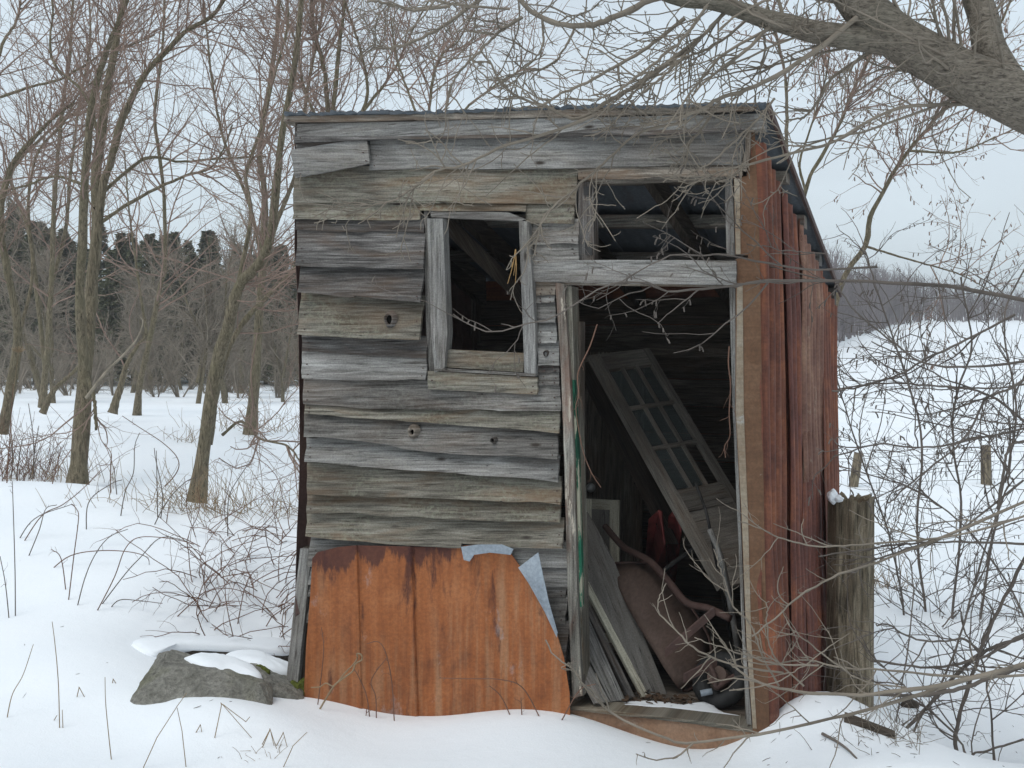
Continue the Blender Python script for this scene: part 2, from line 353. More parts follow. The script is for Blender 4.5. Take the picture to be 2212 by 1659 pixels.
# ------------------------------------------------------------------ branches
def catmull(P, n):
    P = np.asarray(P, float); m = len(P)
    if m == 2: return P[0] + (P[1] - P[0]) * np.linspace(0, 1, n)[:, None]
    Q = np.vstack([2 * P[0] - P[1], P, 2 * P[-1] - P[-2]]); out = []
    for s in np.linspace(0, m - 1 - 1e-6, n):
        i = int(s); f = s - i; a, b, c, d_ = Q[i], Q[i + 1], Q[i + 2], Q[i + 3]
        out.append(.5 * (2 * b + (c - a) * f + (2 * a - 5 * b + 4 * c - d_) * f * f + (3 * b - a - 3 * c + d_) * f ** 3))
    return np.array(out)
def tubes(groups):
    VV, QQ, off = [], [], 0
    for P, Rr, k in groups:
        if len(P) == 0: continue
        N, n, _ = P.shape
        T = np.gradient(P, axis=1); T /= np.linalg.norm(T, axis=2, keepdims=True) + 1e-9
        m = T.mean(axis=1); ref = np.where(np.abs(m[:, 2:3]) > .8 * np.linalg.norm(m, axis=1, keepdims=True), np.array([[1., 0, 0]]), np.array([[0, 0, 1.]]))
        A = np.cross(T, ref[:, None, :]); A /= np.linalg.norm(A, axis=2, keepdims=True) + 1e-9; B = np.cross(T, A)
        th = np.arange(k) * 2 * np.pi / k
        ring = P[:, :, None, :] + Rr[:, :, None, None] * (np.cos(th)[None, None, :, None] * A[:, :, None, :] + np.sin(th)[None, None, :, None] * B[:, :, None, :])
        VV.append(ring.reshape(-1, 3))
        i = np.arange(N)[:, None, None] * n * k; j = np.arange(n - 1)[None, :, None] * k; a = np.arange(k)[None, None, :]; b = (a + 1) % k
        q = np.stack([i + j + a, i + j + b, i + j + k + b, i + j + k + a], axis=-1).reshape(-1, 4) + off
        QQ.append(q); off += N * n * k
    return np.vstack(VV), np.vstack(QQ)
def spawn(rg, groups, M, t0, t1, len_, ang, npts, r0, r1=None, up=0., wig=.15, lenfall=.4, rel=None):
    """M children spread over the parent branches by length; returns (P, R)."""
    idx, tt, pos, tan, pr = [], [], [], [], []
    lens = [np.linalg.norm(np.diff(P, axis=1), axis=2).sum(1) for P, Rr, *_ in groups]
    tot = np.concatenate(lens); pick = rg.choice(len(tot), size=M, p=tot / tot.sum()); start = 0
    t = rg.uniform(t0, t1, M); Pos = np.zeros((M, 3)); Tan = np.zeros((M, 3)); PR = np.zeros(M)
    for (P, Rr, *_), l in zip(groups, lens):
        sel = np.where((pick >= start) & (pick < start + len(l)))[0]
        if len(sel):
            b = pick[sel] - start; n = P.shape[1]; f = t[sel] * (n - 1); i = np.minimum(f.astype(int), n - 2); f = (f - i)[:, None]
            Pos[sel] = P[b, i] * (1 - f) + P[b, i + 1] * f; Tan[sel] = P[b, i + 1] - P[b, i]; PR[sel] = Rr[b, i] * (1 - f[:, 0]) + Rr[b, i + 1] * f[:, 0]
        start += len(l)
    Tan /= np.linalg.norm(Tan, axis=1, keepdims=True) + 1e-9
    rv = rg.normal(size=(M, 3)); rv -= (rv * Tan).sum(1, keepdims=True) * Tan; rv /= np.linalg.norm(rv, axis=1, keepdims=True) + 1e-9
    a = rg.uniform(ang[0], ang[1], M)[:, None]; D = np.cos(a) * Tan + np.sin(a) * rv
    Ln = rg.uniform(len_[0], len_[1], M) * (1 - lenfall * t)
    out = np.zeros((M, npts, 3)); out[:, 0] = Pos; bend = rg.normal(size=(M, 3)) * wig * .7
    for k in range(1, npts):
        D = D + rg.normal(size=(M, 3)) * wig + bend * .5 + np.array([0, 0, up]); D /= np.linalg.norm(D, axis=1, keepdims=True) + 1e-9
        out[:, k] = out[:, k - 1] + D * (Ln / (npts - 1))[:, None]
    rb = np.minimum(rg.uniform(r0 * .75, r0 * 1.25, M), PR * .85); re = rb * .45 if r1 is None else np.minimum(r1, rb)
    return out, rb[:, None] + (re - rb)[:, None] * np.linspace(0, 1, npts)[None, :]
def stem(pts3, r_a, r_b, n=20, pw=1.0):
    P = catmull(pts3, n)[None]; f = np.linspace(0, 1, n) ** pw
    return P, (r_a + (r_b - r_a) * f)[None]

# ------------------------------------------------------------------ ground
ctrl = []
def cp(x, y, Y): ctrl.append(at(x, y, Y))
for (x, y) in [(640, 1500), (700, 1512), (780, 1524), (850, 1548), (940, 1549), (1050, 1537), (1140, 1529), (1225, 1530), (1310, 1562), (1400, 1590), (1480, 1612), (1560, 1625), (1640, 1617)]:
    ctrl.append(Pw(x, y, -.075))
for t_ in (.1, .8, 1.5, 2.4):
    for w_ in (.35, 1.2, 2.2): ctrl.append(L(t_, w_, -.22))
for a in [(1664, 1572, 5.0), (1672, 1540, 5.08), (1690, 1516, 5.2), (1715, 1505, 5.35), (1745, 1502, 5.5), (1785, 1510, 5.75), (1835, 1545, 5.95), (1885, 1590, 5.7), (1950, 1620, 5.5), (2060, 1640, 5.2), (2212, 1650, 5.1),
          (1640, 1640, 4.9), (1500, 1659, 4.72), (1200, 1600, 5.0), (1000, 1620, 5.0), (800, 1600, 5.25), (900, 1659, 4.75),
          (600, 1560, 5.6), (500, 1580, 5.35), (350, 1590, 5.15), (505, 1489, 5.38), (435, 1522, 5.35), (360, 1550, 5.31), (287, 1555, 5.34), (585, 1520, 5.4), (600, 1500, 5.62), (650, 1523, 5.72), (600, 1500, 6.1), (300, 1659, 4.75), (0, 1659, 4.75), (-400, 1600, 5.0),
          (150, 1500, 5.65), (0, 1500, 5.7), (-400, 1400, 6.3), (230, 1400, 6.3), (0, 1300, 7.2), (300, 1290, 7.2), (450, 1330, 7.2), (600, 1330, 7.5), (620, 1240, 8.2), (500, 1458, 6.55), (600, 1464, 6.65), (410, 1440, 6.35), (500, 1385, 7.05), (620, 1385, 7.15), (370, 1375, 6.9),
          (0, 1160, 8.6), (300, 1180, 8.3), (480, 1200, 8.2), (-500, 1100, 9), (0, 1044, 9.8), (168, 1047, 9.9), (330, 1090, 9.5), (430, 1112, 9.3), (520, 1140, 9.0), (600, 1165, 8.8), (800, 1150, 9.2),
          (0, 1050, 12), (168, 1052, 12.2), (425, 1098, 11.3), (560, 1090, 11.2), (720, 1060, 12), (1000, 1000, 15),
          (60, 940, 15), (300, 950, 14.5), (480, 935, 15.5), (640, 945, 15.5), (310, 892, 20), (0, 890, 20), (550, 905, 19), (-800, 900, 20),
          (300, 840, 45), (0, 842, 42), (620, 838, 45), (-800, 830, 45), (1100, 840, 40),
          (1990, 1500, 6.7), (2212, 1480, 6.8), (2500, 1480, 6.8), (2000, 1300, 9.2), (2300, 1300, 9.2), (1850, 1150, 12.5), (2212, 1150, 12.5), (1845, 1052, 17), (2130, 1046, 17.5), (2500, 1046, 17.5),
          (1900, 930, 28), (2212, 930, 28), (1900, 840, 48), (2212, 840, 48), (1900, 745, 90), (2300, 745, 90), (1900, 692, 160), (2300, 692, 160), (2800, 700, 160), (1400, 790, 70)]: cp(*a)
for q in [(0, 0, .1), (-3, 0, .1), (3, 0, .1), (0, 2.5, .06), (-2.5, 2.5, .08), (2.5, 2.5, .05), (-8, 3, .2), (8, 3, .0), (0, -8, .2), (-20, -10, .5), (20, -10, .2),
          (-300, 300, 5), (300, 300, 14), (0, 300, 9), (-300, -200, 0), (300, -200, 0), (-100, 100, 1.2), (-300, 40, 2), (300, 40, 2), (0, -200, 0), (-60, 20, .9), (60, 20, .0),
          (-40, 70, 1.0), (0, 900, 25), (900, 900, 30), (-900, 900, 20), (900, 0, 6), (-900, 0, 4), (0, -900, 0), (-900, -900, 0), (900, -900, 0)]: ctrl.append(np.array(q, float))
CT = np.array(ctrl); c_mq = .35
def ker(d2): return np.sqrt(d2 + c_mq ** 2)
D2 = ((CT[:, None, :2] - CT[None, :, :2]) ** 2).sum(-1)
A_ = np.zeros((len(CT) + 1,) * 2); A_[:-1, :-1] = ker(D2) + np.eye(len(CT)) * -.02; A_[-1, :-1] = A_[:-1, -1] = 1
SOL = np.linalg.solve(A_, np.append(CT[:, 2], 0))
def zf(x, y):
    x = np.asarray(x, float); y = np.asarray(y, float); sh = x.shape; x = x.ravel(); y = y.ravel(); out = np.zeros(len(x))
    for i in range(0, len(x), 20000):
        d2 = (x[i:i + 20000, None] - CT[None, :, 0]) ** 2 + (y[i:i + 20000, None] - CT[None, :, 1]) ** 2
        out[i:i + 20000] = ker(d2) @ SOL[:-1] + SOL[-1]
    near = np.exp(-((x * x + (y - 6) ** 2) / 900))
    out += near * (.010 * np.sin(2.3 * x + 1.1 * np.sin(1.7 * y)) * np.sin(1.9 * y + 1.4 * np.sin(1.3 * x)) + .007 * np.sin(5.1 * x + 2 * np.sin(2.2 * y) + 1) * np.sin(3.3 * y))
    return out.reshape(sh)
def ground_px(x, y, Ymin=4.2, Ymax=120):
    """where the sight line through a pixel meets the snow"""
    r = ray(x, y); Y = np.concatenate([np.arange(Ymin, 14, .03), np.arange(14, Ymax, .2)]); P = CAM[None] + r[None] * Y[:, None]
    h = P[:, 2] - zf(P[:, 0], P[:, 1]); i = np.argmax(h < 0)
    return P[i] if h[i] < 0 else P[-1]
def axis(a, b, fine, out_lo, out_hi, g=1.18):
    core = list(np.arange(a, b + 1e-6, fine)); st_ = fine; v = core[-1]
    while v < out_hi: st_ *= g; v += st_; core.append(v)
    st_ = fine; v = core[0]; lo = []
    while v > out_lo: st_ *= g; v -= st_; lo.append(v)
    return np.array(lo[::-1] + core)
gx = axis(-4.5, 4.2, .05, -620, 620); gy = axis(3.6, 10.5, .05, -300, 800)
GX, GY = np.meshgrid(gx, gy); GZ = zf(GX, GY)
nx_, ny_ = len(gx), len(gy); ii = np.arange(ny_ - 1)[:, None] * nx_ + np.arange(nx_ - 1)[None]
Qg = np.stack([ii, ii + 1, ii + nx_ + 1, ii + nx_], -1).reshape(-1, 4)
link('snow_ground', mesh_np('snow_ground', np.stack([GX.ravel(), GY.ravel(), GZ.ravel()], 1), Qg, smooth=True), SNOW, label='smooth drifted snow covering the ground round the shed and the field', kind='structure')

# ------------------------------------------------------------------ shed
shed = thing('shed', 'crooked abandoned lean-to shed of grey weathered clapboards and rusted metal sheets', 'shed', tuple(C))
rs = random.Random(3)
BL = []
def bd(top, bot, m, nm='siding_board', **kw):
    BL.append((top, bot, kw.get('w_top', -.018), kw.get('w_bot', -.04) * (1.45 if kw.get('w_bot', -.04) <= -.044 else 1.15 if nm == 'siding_board' else 1)))
    return board(nm, top, bot, WOODS[m], shed, rng=rs, **kw)
# fascia and upper boards
bd([(613, 251), (900, 246), (1300, 234), (1650, 221)], [(613, 264), (900, 259), (1300, 250), (1625, 239)], 3, 'fascia_board', w_top=-.075, w_bot=-.078, thick=.03, wav=.5)
bd([c1(150, 180), c4(1300, 100)], [c1(140, 325), c1(660, 318), c4(600, 278), c4(1300, 257)], 2, w_top=-.02, w_bot=-.046)
bd([c1(150, 345), c1(630, 255)], [c1(160, 380), c1(635, 298)], 2, w_top=-.030, w_bot=-.036)
bd([c1(122, 380), c1(636, 303)], [c1(150, 572), c1(657, 478)], 1, w_top=-.052, w_bot=-.066, wav=.5)
bd([c1(660, 300), c4(1300, 250)], [c1(660, 517), c1(1400, 512), c4(160, 500), c4(1275, 482)], 1)
bd([c1(145, 500), c1(2085, 470)], [c1(140, 740), c1(1100, 742), c1(2055, 752)], 4)
bd([c4(160, 470), c4(1270, 450)], [c4(160, 592), c4(600, 575), c4(1275, 556)], 3)
bd([c1(140, 705), c1(2055, 720)], [c1(135, 855), c1(1000, 864), c1(1003, 797), c1(1722, 802), c1(1725, 884), c1(2048, 886)], 4, wav=.6, seg=26)
bd([c1(155, 815), c1(1032, 820)], [c1(155, 931), c1(1027, 944)], 2, w_top=-.016, w_bot=-.036)
bd([c1(165, 905), c1(1038, 915)], [c1(152, 1171), c1(700, 1188), c1(1024, 1196)], 2, w_bot=-.058)
bd([c1(190, 1140), c1(1034, 1160)], [c1(165, 1356), c1(550, 1384), c1(1002, 1418)], 2, w_bot=-.066)
bd([c1(195, 1330), c1(1034, 1375)], [c1(163, 1647), c1(600, 1664), c1(996, 1684)], 4, w_bot=-.072, rows=6)
bd([c2(200, 45), c2(1048, 80)], [c2(200, 186), c2(1047, 232)], 2, w_bot=-.042)
bd([c2(200, 155), c2(1052, 200)], [c2(195, 373), c2(500, 383), c2(1042, 380)], 1, w_bot=-.045)
bd([c2(205, 340), c2(1060, 350), c2(1950, 385)], [c2(205, 547), c2(500, 566), c2(900, 578), c2(1500, 588), c2(1962, 590)], 0, w_bot=-.044, seg=26)
bd([c2(215, 530), c2(900, 555), c2(1960, 560)], [c2(212, 612), c2(600, 642), c2(1000, 667), c2(1500, 707), c2(1946, 742)], 4, w_bot=-.048, seg=26)
bd([c2(215, 590), c2(1945, 710)], [c2(210, 758), c2(400, 780), c2(600, 798), c2(760, 820), c2(900, 857), c2(1300, 891), c2(1936, 917)], 0, w_bot=-.062, seg=26)
bd([c2(235, 730), c2(900, 830), c2(1955, 890)], [c2(215, 932), c2(600, 970), c2(1300, 1020), c2(1941, 1071)], 1, w_bot=-.062, seg=26)
bd([c2(235, 905), c2(1965, 1040)], [c2(225, 1162), c2(700, 1177), c2(1300, 1203), c2(1962, 1226)], 4, w_bot=-.058, seg=26)
bd([c2(235, 1130), c2(1960, 1190)], [c2(225, 1286), c2(600, 1295), c2(1100, 1327), c2(1956, 1359)], 4, w_bot=-.056, seg=26)
bd([c2(235, 1250), c2(1985, 1320)], [c2(220, 1452), c2(700, 1492), c2(1280, 1530), c2(1284, 1498), c2(1500, 1512), c2(1972, 1537)], 4, w_bot=-.055, seg=26)
# boards behind and beside the rusted panel
yy = [60, 292, 418, 500, 672, 990, 1300]
for i in range(6):
    bd([c3(262, yy[i] - 30), c3(2010 + (i > 3) * 12, yy[i] - 15 if i else 110)], [c3(235 - i * 4, yy[i + 1] - 8), c3(2008 + rs.randint(-25, 12), yy[i + 1] + rs.randint(-4, 4))], [1, 1, 0, 0, 2, 2][i], w_top=-.005, w_bot=-.022)
# short boards between window and door
for a, b, y0, y1, m in [(1770, 2082, 850, 1022, 0), (1770, 2082, 1000, 1165, 0)]:
    bd([c1(a, y0), c1(b, y0 + 3)], [c1(a, y1), c1(b, y1 - 3)], m, seg=8)
for a, b, y0, y1, m in [(1795, 1925, 1280, 1376, 3), (1797, 1920, 1350, 1425, 1), (1785, 1925, 1410, 1562, 1), (1795, 1930, 1530, 1700, 1), (1797, 1930, 1670, 1698, 0)]:
    bd([c1(a, y0), c1(b, y0 + 3)], [c1(a, y1), c1(b, y1 - 3)], m, seg=7, wav=.6)
for a, b, y0, y1, m in [(1805, 1948, 100, 282, 1), (1810, 1952, 262, 328, 2), (1812, 1952, 300, 416, 1)]:
    bd([c2(a, y0), c2(b, y0 + 3)], [c2(a, y1), c2(b, y1 - 3)], m, seg=7, wav=.6)
# knots standing proud
BLACKH = plain('knot_painted_shade', (.008, .007, .006), .95, .0, .2)  # near black, paints the dark inside a knot
def knot(px, py, r_, w0=-.09, hole=.62, mat=None):
    p = Pw(px, py, w0); k = 16; V = []; Fc = []
    for j, (rr, dz) in enumerate([(1.5, .022), (1.12, .0), (.9, -.012), (hole, -.010), (hole * .8, .012)]):
        for i in range(k):
            a = i * 2 * math.pi / k; q = p + U * math.cos(a) * r_ * rr * (1 + .10 * math.sin(3 * a)) + Zv * math.sin(a) * r_ * rr * 1.25 + S * dz; V.append(q)
    for j in range(4):
        for i in range(k): Fc.append((j * k + i, j * k + (i + 1) % k, (j + 1) * k + (i + 1) % k, (j + 1) * k + i))
    kn = part('knot', V, Fc, mat or WOODS[3], shed, np.array([[q @ U, q[2]] for q in V]), smooth=True)
    part('knot_shade_disc', [np.array(V[4 * k + i]) - S * .004 for i in range(k)], [tuple(range(k))], BLACKH, kn)  # black disc closing the recess, the hole's shade put into its colour
knot(*c1(790, 1540), .026, -.098, .85, WOODS[2])
knot(*c2(950, 735), .024, -.074, .55, WOODS[3]); knot(*c2(1500, 792), .011, -.082, .8, WOODS[2]); knot(*c2(1862, 200), .012, -.046, .85, WOODS[2])
NAILS = []
# window frame
def trim(nm, poly, w_, th, m, grain='z', **kw): return slab(nm, poly, w_, th, m, shed, grain, **kw)
trim('window_stile', [c1(1050, 850), c1(1157, 850), c2(1188, 60), c2(1168, 296), c2(1102, 330), c2(1078, 60)], -.07, .065, WOODS[1])
trim('window_stile', [c1(1676, 862), c1(1742, 872), c2(1786, 0), c2(1792, 345), c2(1714, 330), c2(1703, 0)], -.07, .065, WOODS[1])
trim('window_casing', [c1(1742, 880), c1(1768, 884), c2(1808, 20), c2(1812, 376), c2(1790, 372), c2(1784, 20)], -.035, .03, WOODS[0])
trim('window_casing', [c1(1030, 800), c1(1052, 800), c2(1082, 60), c2(1100, 335), c2(1066, 330), c2(1044, 60)], -.03, .03, WOODS[0])
trim('window_rail', [c1(1072, 803), c1(1600, 806), c1(1722, 855), c1(1690, 866), c1(1078, 842)], -.05, .05, WOODS[1], 'x')
trim('window_rail', [c2(1168, 170), c2(1712, 196), c2(1706, 327), c2(1164, 292)], -.045, .04, WOODS[4], 'x')
trim('window_sill', [c2(1102, 298), c2(1790, 338), c2(1788, 356), c2(1104, 316)], -.075, .07, WOODS[0], 'x')
bd([c2(1055, 318), c2(1806, 362)], [c2(1055, 442), c2(1798, 481)], 4, 'window_apron', w_top=-.062, w_bot=-.066, wav=.5, seg=12)
V, Fc = [], []; rn = random.Random(12)
for top, bot, wt, wbm in BL:                        # rusty nail heads near the board ends
    for e_, sg in ((0, 1), (-1, -1)):
        for f in (.55, .86):
            x = (top[e_][0] * (1 - f) + bot[e_][0] * f) + sg * rn.uniform(7, 14); y = top[e_][1] * (1 - f) + bot[e_][1] * f + rn.uniform(-2, 2) + (0 if abs(top[-1][1] - top[0][1]) > 60 else 0)
            p = Pw(x, y, wt * (1 - f) + wbm * f - .0075); k = len(V); r_ = rn.uniform(.0028, .0042)
            V += [p + (U * math.cos(a) + Zv * math.sin(a)) * r_ for a in np.arange(6) * math.pi / 3] + [p + S * .02]
            Fc.append(tuple(range(k, k + 6))); Fc += [(k + q, k + (q + 1) % 6, k + 6) for q in range(6)]
part('nail_heads', V, Fc, PIPE, shed, np.zeros((len(V), 2)), kind='stuff')
# lintel, transom, door frame
bd([c1(1770, 1166), c4(160, 1133), c4(1236, 1137)], [c1(1770, 1283), c4(700, 1296), c4(1242, 1302)], 1, 'lintel_board', w_top=-.05, w_bot=-.052, thick=.04, wav=.8)
trim('lintel_underlay', [c1(1775, 1270), c4(1242, 1290), c4(1242, 1318), c1(1790, 1300)], -.03, .03, WOODS[3], 'x')
trim('transom_post', [c4(158, 598), c4(262, 600), c4(270, 1132), c4(162, 1132)], -.012, .07, WOODS[2])
trim('transom_post', [c4(1160, 565), c4(1216, 560), c4(1228, 1110), c4(1172, 1108)], -.015, .08, WOODS[1])
trim('transom_head', [c4(160, 560), c4(1230, 545), c4(1230, 575), c4(262, 612), c4(160, 612)], .0, .06, WOODS[3], 'x')
trim('metal_fitting', [c4(205, 1012), c4(252, 1015), c4(255, 1100), c4(208, 1100)], -.022, .02, IRON)
trim('metal_fitting', [c4(195, 632), c4(245, 632), c4(245, 690), c4(198, 690)], -.022, .02, IRON)
trim('door_jamb', [c1(1925, 1285), c1(1985, 1295), c2(2020, 300), c2(2050, 900), c3(2075, 500), c3(2112, 1165), c3(2045, 1185), c3(2010, 500), c2(1985, 900), c2(1965, 330)], -.045, .05, JAMB)
trim('door_stop', [c1(1982, 1295), c1(2036, 1312), c2(2052, 330), c2(2082, 900), c3(2098, 100), c3(2112, 700), c3(2118, 1165), c3(2108, 1170), c3(2076, 500), c2(2046, 900), c2(2016, 300)], -.02, .1, WOODS[4])
trim('painted_door_edge', [c2(2040, 380), c2(2054, 380), c2(2083, 900), c2(2103, 1600), c3(2104, 200), c3(2108, 560), c3(2093, 560), c3(2080, 100), c2(2065, 900)], -.0245, .03, GREEN)
trim('door_post', [c4(1190, 1318), c4(1232, 1318), c5(1236, 600), c5(1268, 1300), c6(1300, 800), c6(1345, 1370), c6(1310, 1372), c6(1280, 800), c5(1245, 1300), c5(1215, 600)], .0, .09, WOODS[1])
# threshold
bd([c6(95, 1232), c6(1352, 1380)], [c6(95, 1262), c6(700, 1330), c6(1352, 1415)], 4, 'threshold_board', w_top=-.03, w_bot=-.03, thick=.14, wav=.4)
rp_ = slab('threshold_sheet', [c6(90, 1258), c6(1352, 1405), c6(1356, 1700), c6(90, 1500)], -.012, .01, SKIRT, shed, 'z')
# floor and back / side walls inside
FZ = -.03
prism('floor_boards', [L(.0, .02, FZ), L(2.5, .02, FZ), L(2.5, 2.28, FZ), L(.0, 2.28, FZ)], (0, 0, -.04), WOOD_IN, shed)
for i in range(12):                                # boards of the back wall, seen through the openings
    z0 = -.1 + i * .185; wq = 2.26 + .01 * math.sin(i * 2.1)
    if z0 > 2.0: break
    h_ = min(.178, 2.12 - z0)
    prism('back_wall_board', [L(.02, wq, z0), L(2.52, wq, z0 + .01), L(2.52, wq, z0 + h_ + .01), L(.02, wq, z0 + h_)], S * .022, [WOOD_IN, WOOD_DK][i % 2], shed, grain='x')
# roof
FRt, _, FRz = toL(Pw(1655, 226, -.10)); FLt, _, FLz = toL(Pw(612, 250, -.10)); BRt, _, BRz = toL(Pw(1812, 634, 2.45))
def roof_z(t_, w_):
    f = (t_ - FRt) / (FLt - FRt); g = (w_ + .10) / 2.55
    zf_ = FRz + (FLz - FRz) * f; zb = BRz + (FLz - FRz) * .6 * f
    return zf_ + (zb - zf_) * g
def roof_t(t_, w_): return t_ + (BRt - FRt) * (w_ + .1) / 2.55
prism('back_wall_sheet', [L(-.0, 2.29, -.3), L(2.54, 2.29, -.3), L(2.54, 2.29, roof_z(2.54, 2.29) - .01), L(-.0, 2.29, roof_z(0, 2.29) - .01)], S * .01, RUSTB, shed)
n_sh = 4; rr_ = np.random.default_rng(5)
for k in range(n_sh):
    ta = FRt + (FLt - FRt) * k / n_sh - (.03 if k else 0); tb = FRt + (FLt - FRt) * (k + 1) / n_sh
    nx2, ny2 = 41, 9; V = []; UV = []; hs_ = .012 * (k % 2); jag = rr_.normal(size=nx2) * .006; wpk = rr_.normal(size=nx2) * .003
    for j in range(ny2):
        for i in range(nx2):
            tt = ta + (tb - ta) * i / (nx2 - 1); ww = -.10 + 2.55 * j / (ny2 - 1)
            if j == 0: ww += jag[i]
            zz = roof_z(tt, ww) + .0028 * math.cos(2 * math.pi * tt / .076) + hs_ * .6 + (wpk[i] if j < 2 else 0) + .01
            V.append(L(roof_t(tt, ww), ww, zz)); UV.append((tt * 1.0 + 3 * k, ww + 7))
    N = len(V); V = np.array(V); V2 = V - Zv * .004; Fc = []
    for j in range(ny2 - 1):
        for i in range(nx2 - 1):
            a = j * nx2 + i; q = (a, a + 1, a + nx2 + 1, a + nx2); Fc.append(q); Fc.append(tuple(N + z for z in q[::-1]))
    for i in range(nx2 - 1):
        Fc.append((i, i + N, i + 1 + N, i + 1)); a = (ny2 - 1) * nx2 + i; Fc.append((a, a + 1, a + 1 + N, a + N))
    for j in range(ny2 - 1):
        a = j * nx2; Fc.append((a, a + nx2, a + nx2 + N, a + N)); a += nx2 - 1; Fc.append((a, a + N, a + nx2 + N, a + nx2))
    ro = part('roof_sheet', np.vstack([V, V2]), Fc, ROOFM, shed, np.array(UV + UV), smooth=True); ro.data.materials.append(GALVU)
    for p_ in ro.data.polygons:
        if all(q >= N for q in p_.vertices): p_.material_index = 1
# rust brown edge strip of the roof over the right wall
e0 = L(FRt - .012, -.1, roof_z(FRt, -.1)); e1 = L(roof_t(FRt, 2.45) - .012, 2.45, roof_z(FRt, 2.45))
beam('roof_edge_trim', e0 - Zv * .008, e1 - Zv * .008, U * .014, Zv * .034, PIPE, shed)
def slope_pt(t_, w_, dz): return L(roof_t(t_, w_), w_, roof_z(t_, w_) + dz)
for i, (wq, hh) in enumerate([(-.035, .075), (.55, .055), (1.12, .07), (1.70, .07), (2.36, .11)]):      # purlins, their ends stick out at the right
    beam('purlin', slope_pt(FRt + .012, wq, -.05), slope_pt(FLt - .06, wq, -.055), S * (.11 if i else .05), Zv * hh, WOODS[[1, 3, 0, 0, 2][i]] if i != 2 else JAMB, shed)
for tq in (.62, 1.25, 1.9, 2.45):
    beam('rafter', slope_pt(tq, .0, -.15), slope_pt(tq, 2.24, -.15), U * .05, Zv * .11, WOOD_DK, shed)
beam('brace', Pw(*c1(1180, 880), .25), Pw(*c1(1800, 1480), 1.2), U * .02 + Zv * .12, S * .05, WOOD_IN, shed)
# right wall of corrugated sheets
def wall_sheet(w0, w1, z0, z1, mat, off, seed, follow_roof=True, tpos=0., sgn=-1, ragged=.012):
    rg = np.random.default_rng(seed); nx2 = max(12, int((w1 - w0) / .006)); nz = 16
    ea = smooth_noise(nz, rg, 2) * ragged; eb = smooth_noise(nz, rg, 2) * ragged; warp = smooth_noise(nz, rg, 5) * .004
    V, UV = [], []; uo = rg.uniform(0, 20)
    topj = rg.normal(size=nx2) * .006
    for j in range(nz):
        fz = j / (nz - 1)
        for i in range(nx2):
            fx = i / (nx2 - 1); ww = w0 + ea[j] + (w1 + eb[j] - w0 - ea[j]) * fx
            zt = (roof_z(tpos, ww) - (.13 if sgn < 0 else .0) if follow_roof else z1) + topj[i] * .4
            zz = z0 + (zt - z0) * fz
            ph = ((ww + .03 + .012 * math.sin(3.1 * zz + off * 90)) % .135) / .135
            rib = .050 * abs(math.sin(math.pi * ph)) ** .55 - .03 * max(0, 1 - min(ph, 1 - ph) / .09) + .006 * math.sin(7 * ph)
            lean = (.075 * zz / 2.8 - .025) if sgn < 0 else 0
            V.append(L(tpos + lean + sgn * (off + rib + warp[j] + .004 * math.sin(9 * ww + 3 * zz)), ww, zz)); UV.append((uo + ww, zz))
    Fc = [(j * nx2 + i, j * nx2 + i + 1, (j + 1) * nx2 + i + 1, (j + 1) * nx2 + i) for j in range(nz - 1) for i in range(nx2 - 1)]
    N = len(V); V = np.array(V); V2 = V - U * (-.003 * -sgn); F2 = [tuple(N + z for z in q[::-1]) for q in Fc]
    rim = list(range(nx2)) + [r_ * nx2 + nx2 - 1 for r_ in range(1, nz)] + [(nz - 1) * nx2 + i for i in range(nx2 - 2, -1, -1)] + [r_ * nx2 for r_ in range(nz - 2, 0, -1)]
    Fr = [(a, a + N, b + N, b) for a, b in zip(rim, rim[1:] + rim[:1])]
    part('wall_sheet', np.vstack([V, V2]), Fc + F2 + Fr, mat, shed, np.array(UV + UV), smooth=False)
wall_sheet(-.036, .50, -.35, 0, RUSTB, .004, 1)
wall_sheet(.44, .92, -.35, 0, RUSTA, .016, 2)
wall_sheet(.86, 1.66, 1.05, 0, RUSTC, .028, 3)
wall_sheet(.84, 1.70, -.35, 1.16, RUSTA, .020, 4, follow_roof=False)
wall_sheet(1.62, 2.31, -.35, 0, RUSTB, .034, 5)
wall_sheet(.0, 2.3, -.35, 0, PIPE, .0, 6, tpos=toL(Pw(655, 900, 0))[0], sgn=1, ragged=.02)
beam('light_leak_blocker', L(2.46, -.01, roof_z(2.46, 0) - .05), L(2.46, 2.28, roof_z(2.46, 2.28) - .05), U * .07, Zv * .13, WOOD_IN, shed)  # added beam, blocks the sky light leaking in above the left wall
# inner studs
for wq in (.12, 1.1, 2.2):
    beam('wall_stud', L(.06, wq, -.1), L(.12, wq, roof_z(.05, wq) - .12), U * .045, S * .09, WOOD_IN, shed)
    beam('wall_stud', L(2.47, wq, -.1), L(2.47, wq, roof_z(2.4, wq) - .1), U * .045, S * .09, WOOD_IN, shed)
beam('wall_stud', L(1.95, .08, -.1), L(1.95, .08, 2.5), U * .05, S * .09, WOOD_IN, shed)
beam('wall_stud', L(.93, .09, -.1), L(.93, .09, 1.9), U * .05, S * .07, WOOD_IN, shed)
for zq in (.7, 1.45, 1.75): beam('wall_girt', L(.1, 2.2, zq), L(2.45, 2.2, zq + .02), S * .05, Zv * .09, WOOD_IN, shed)
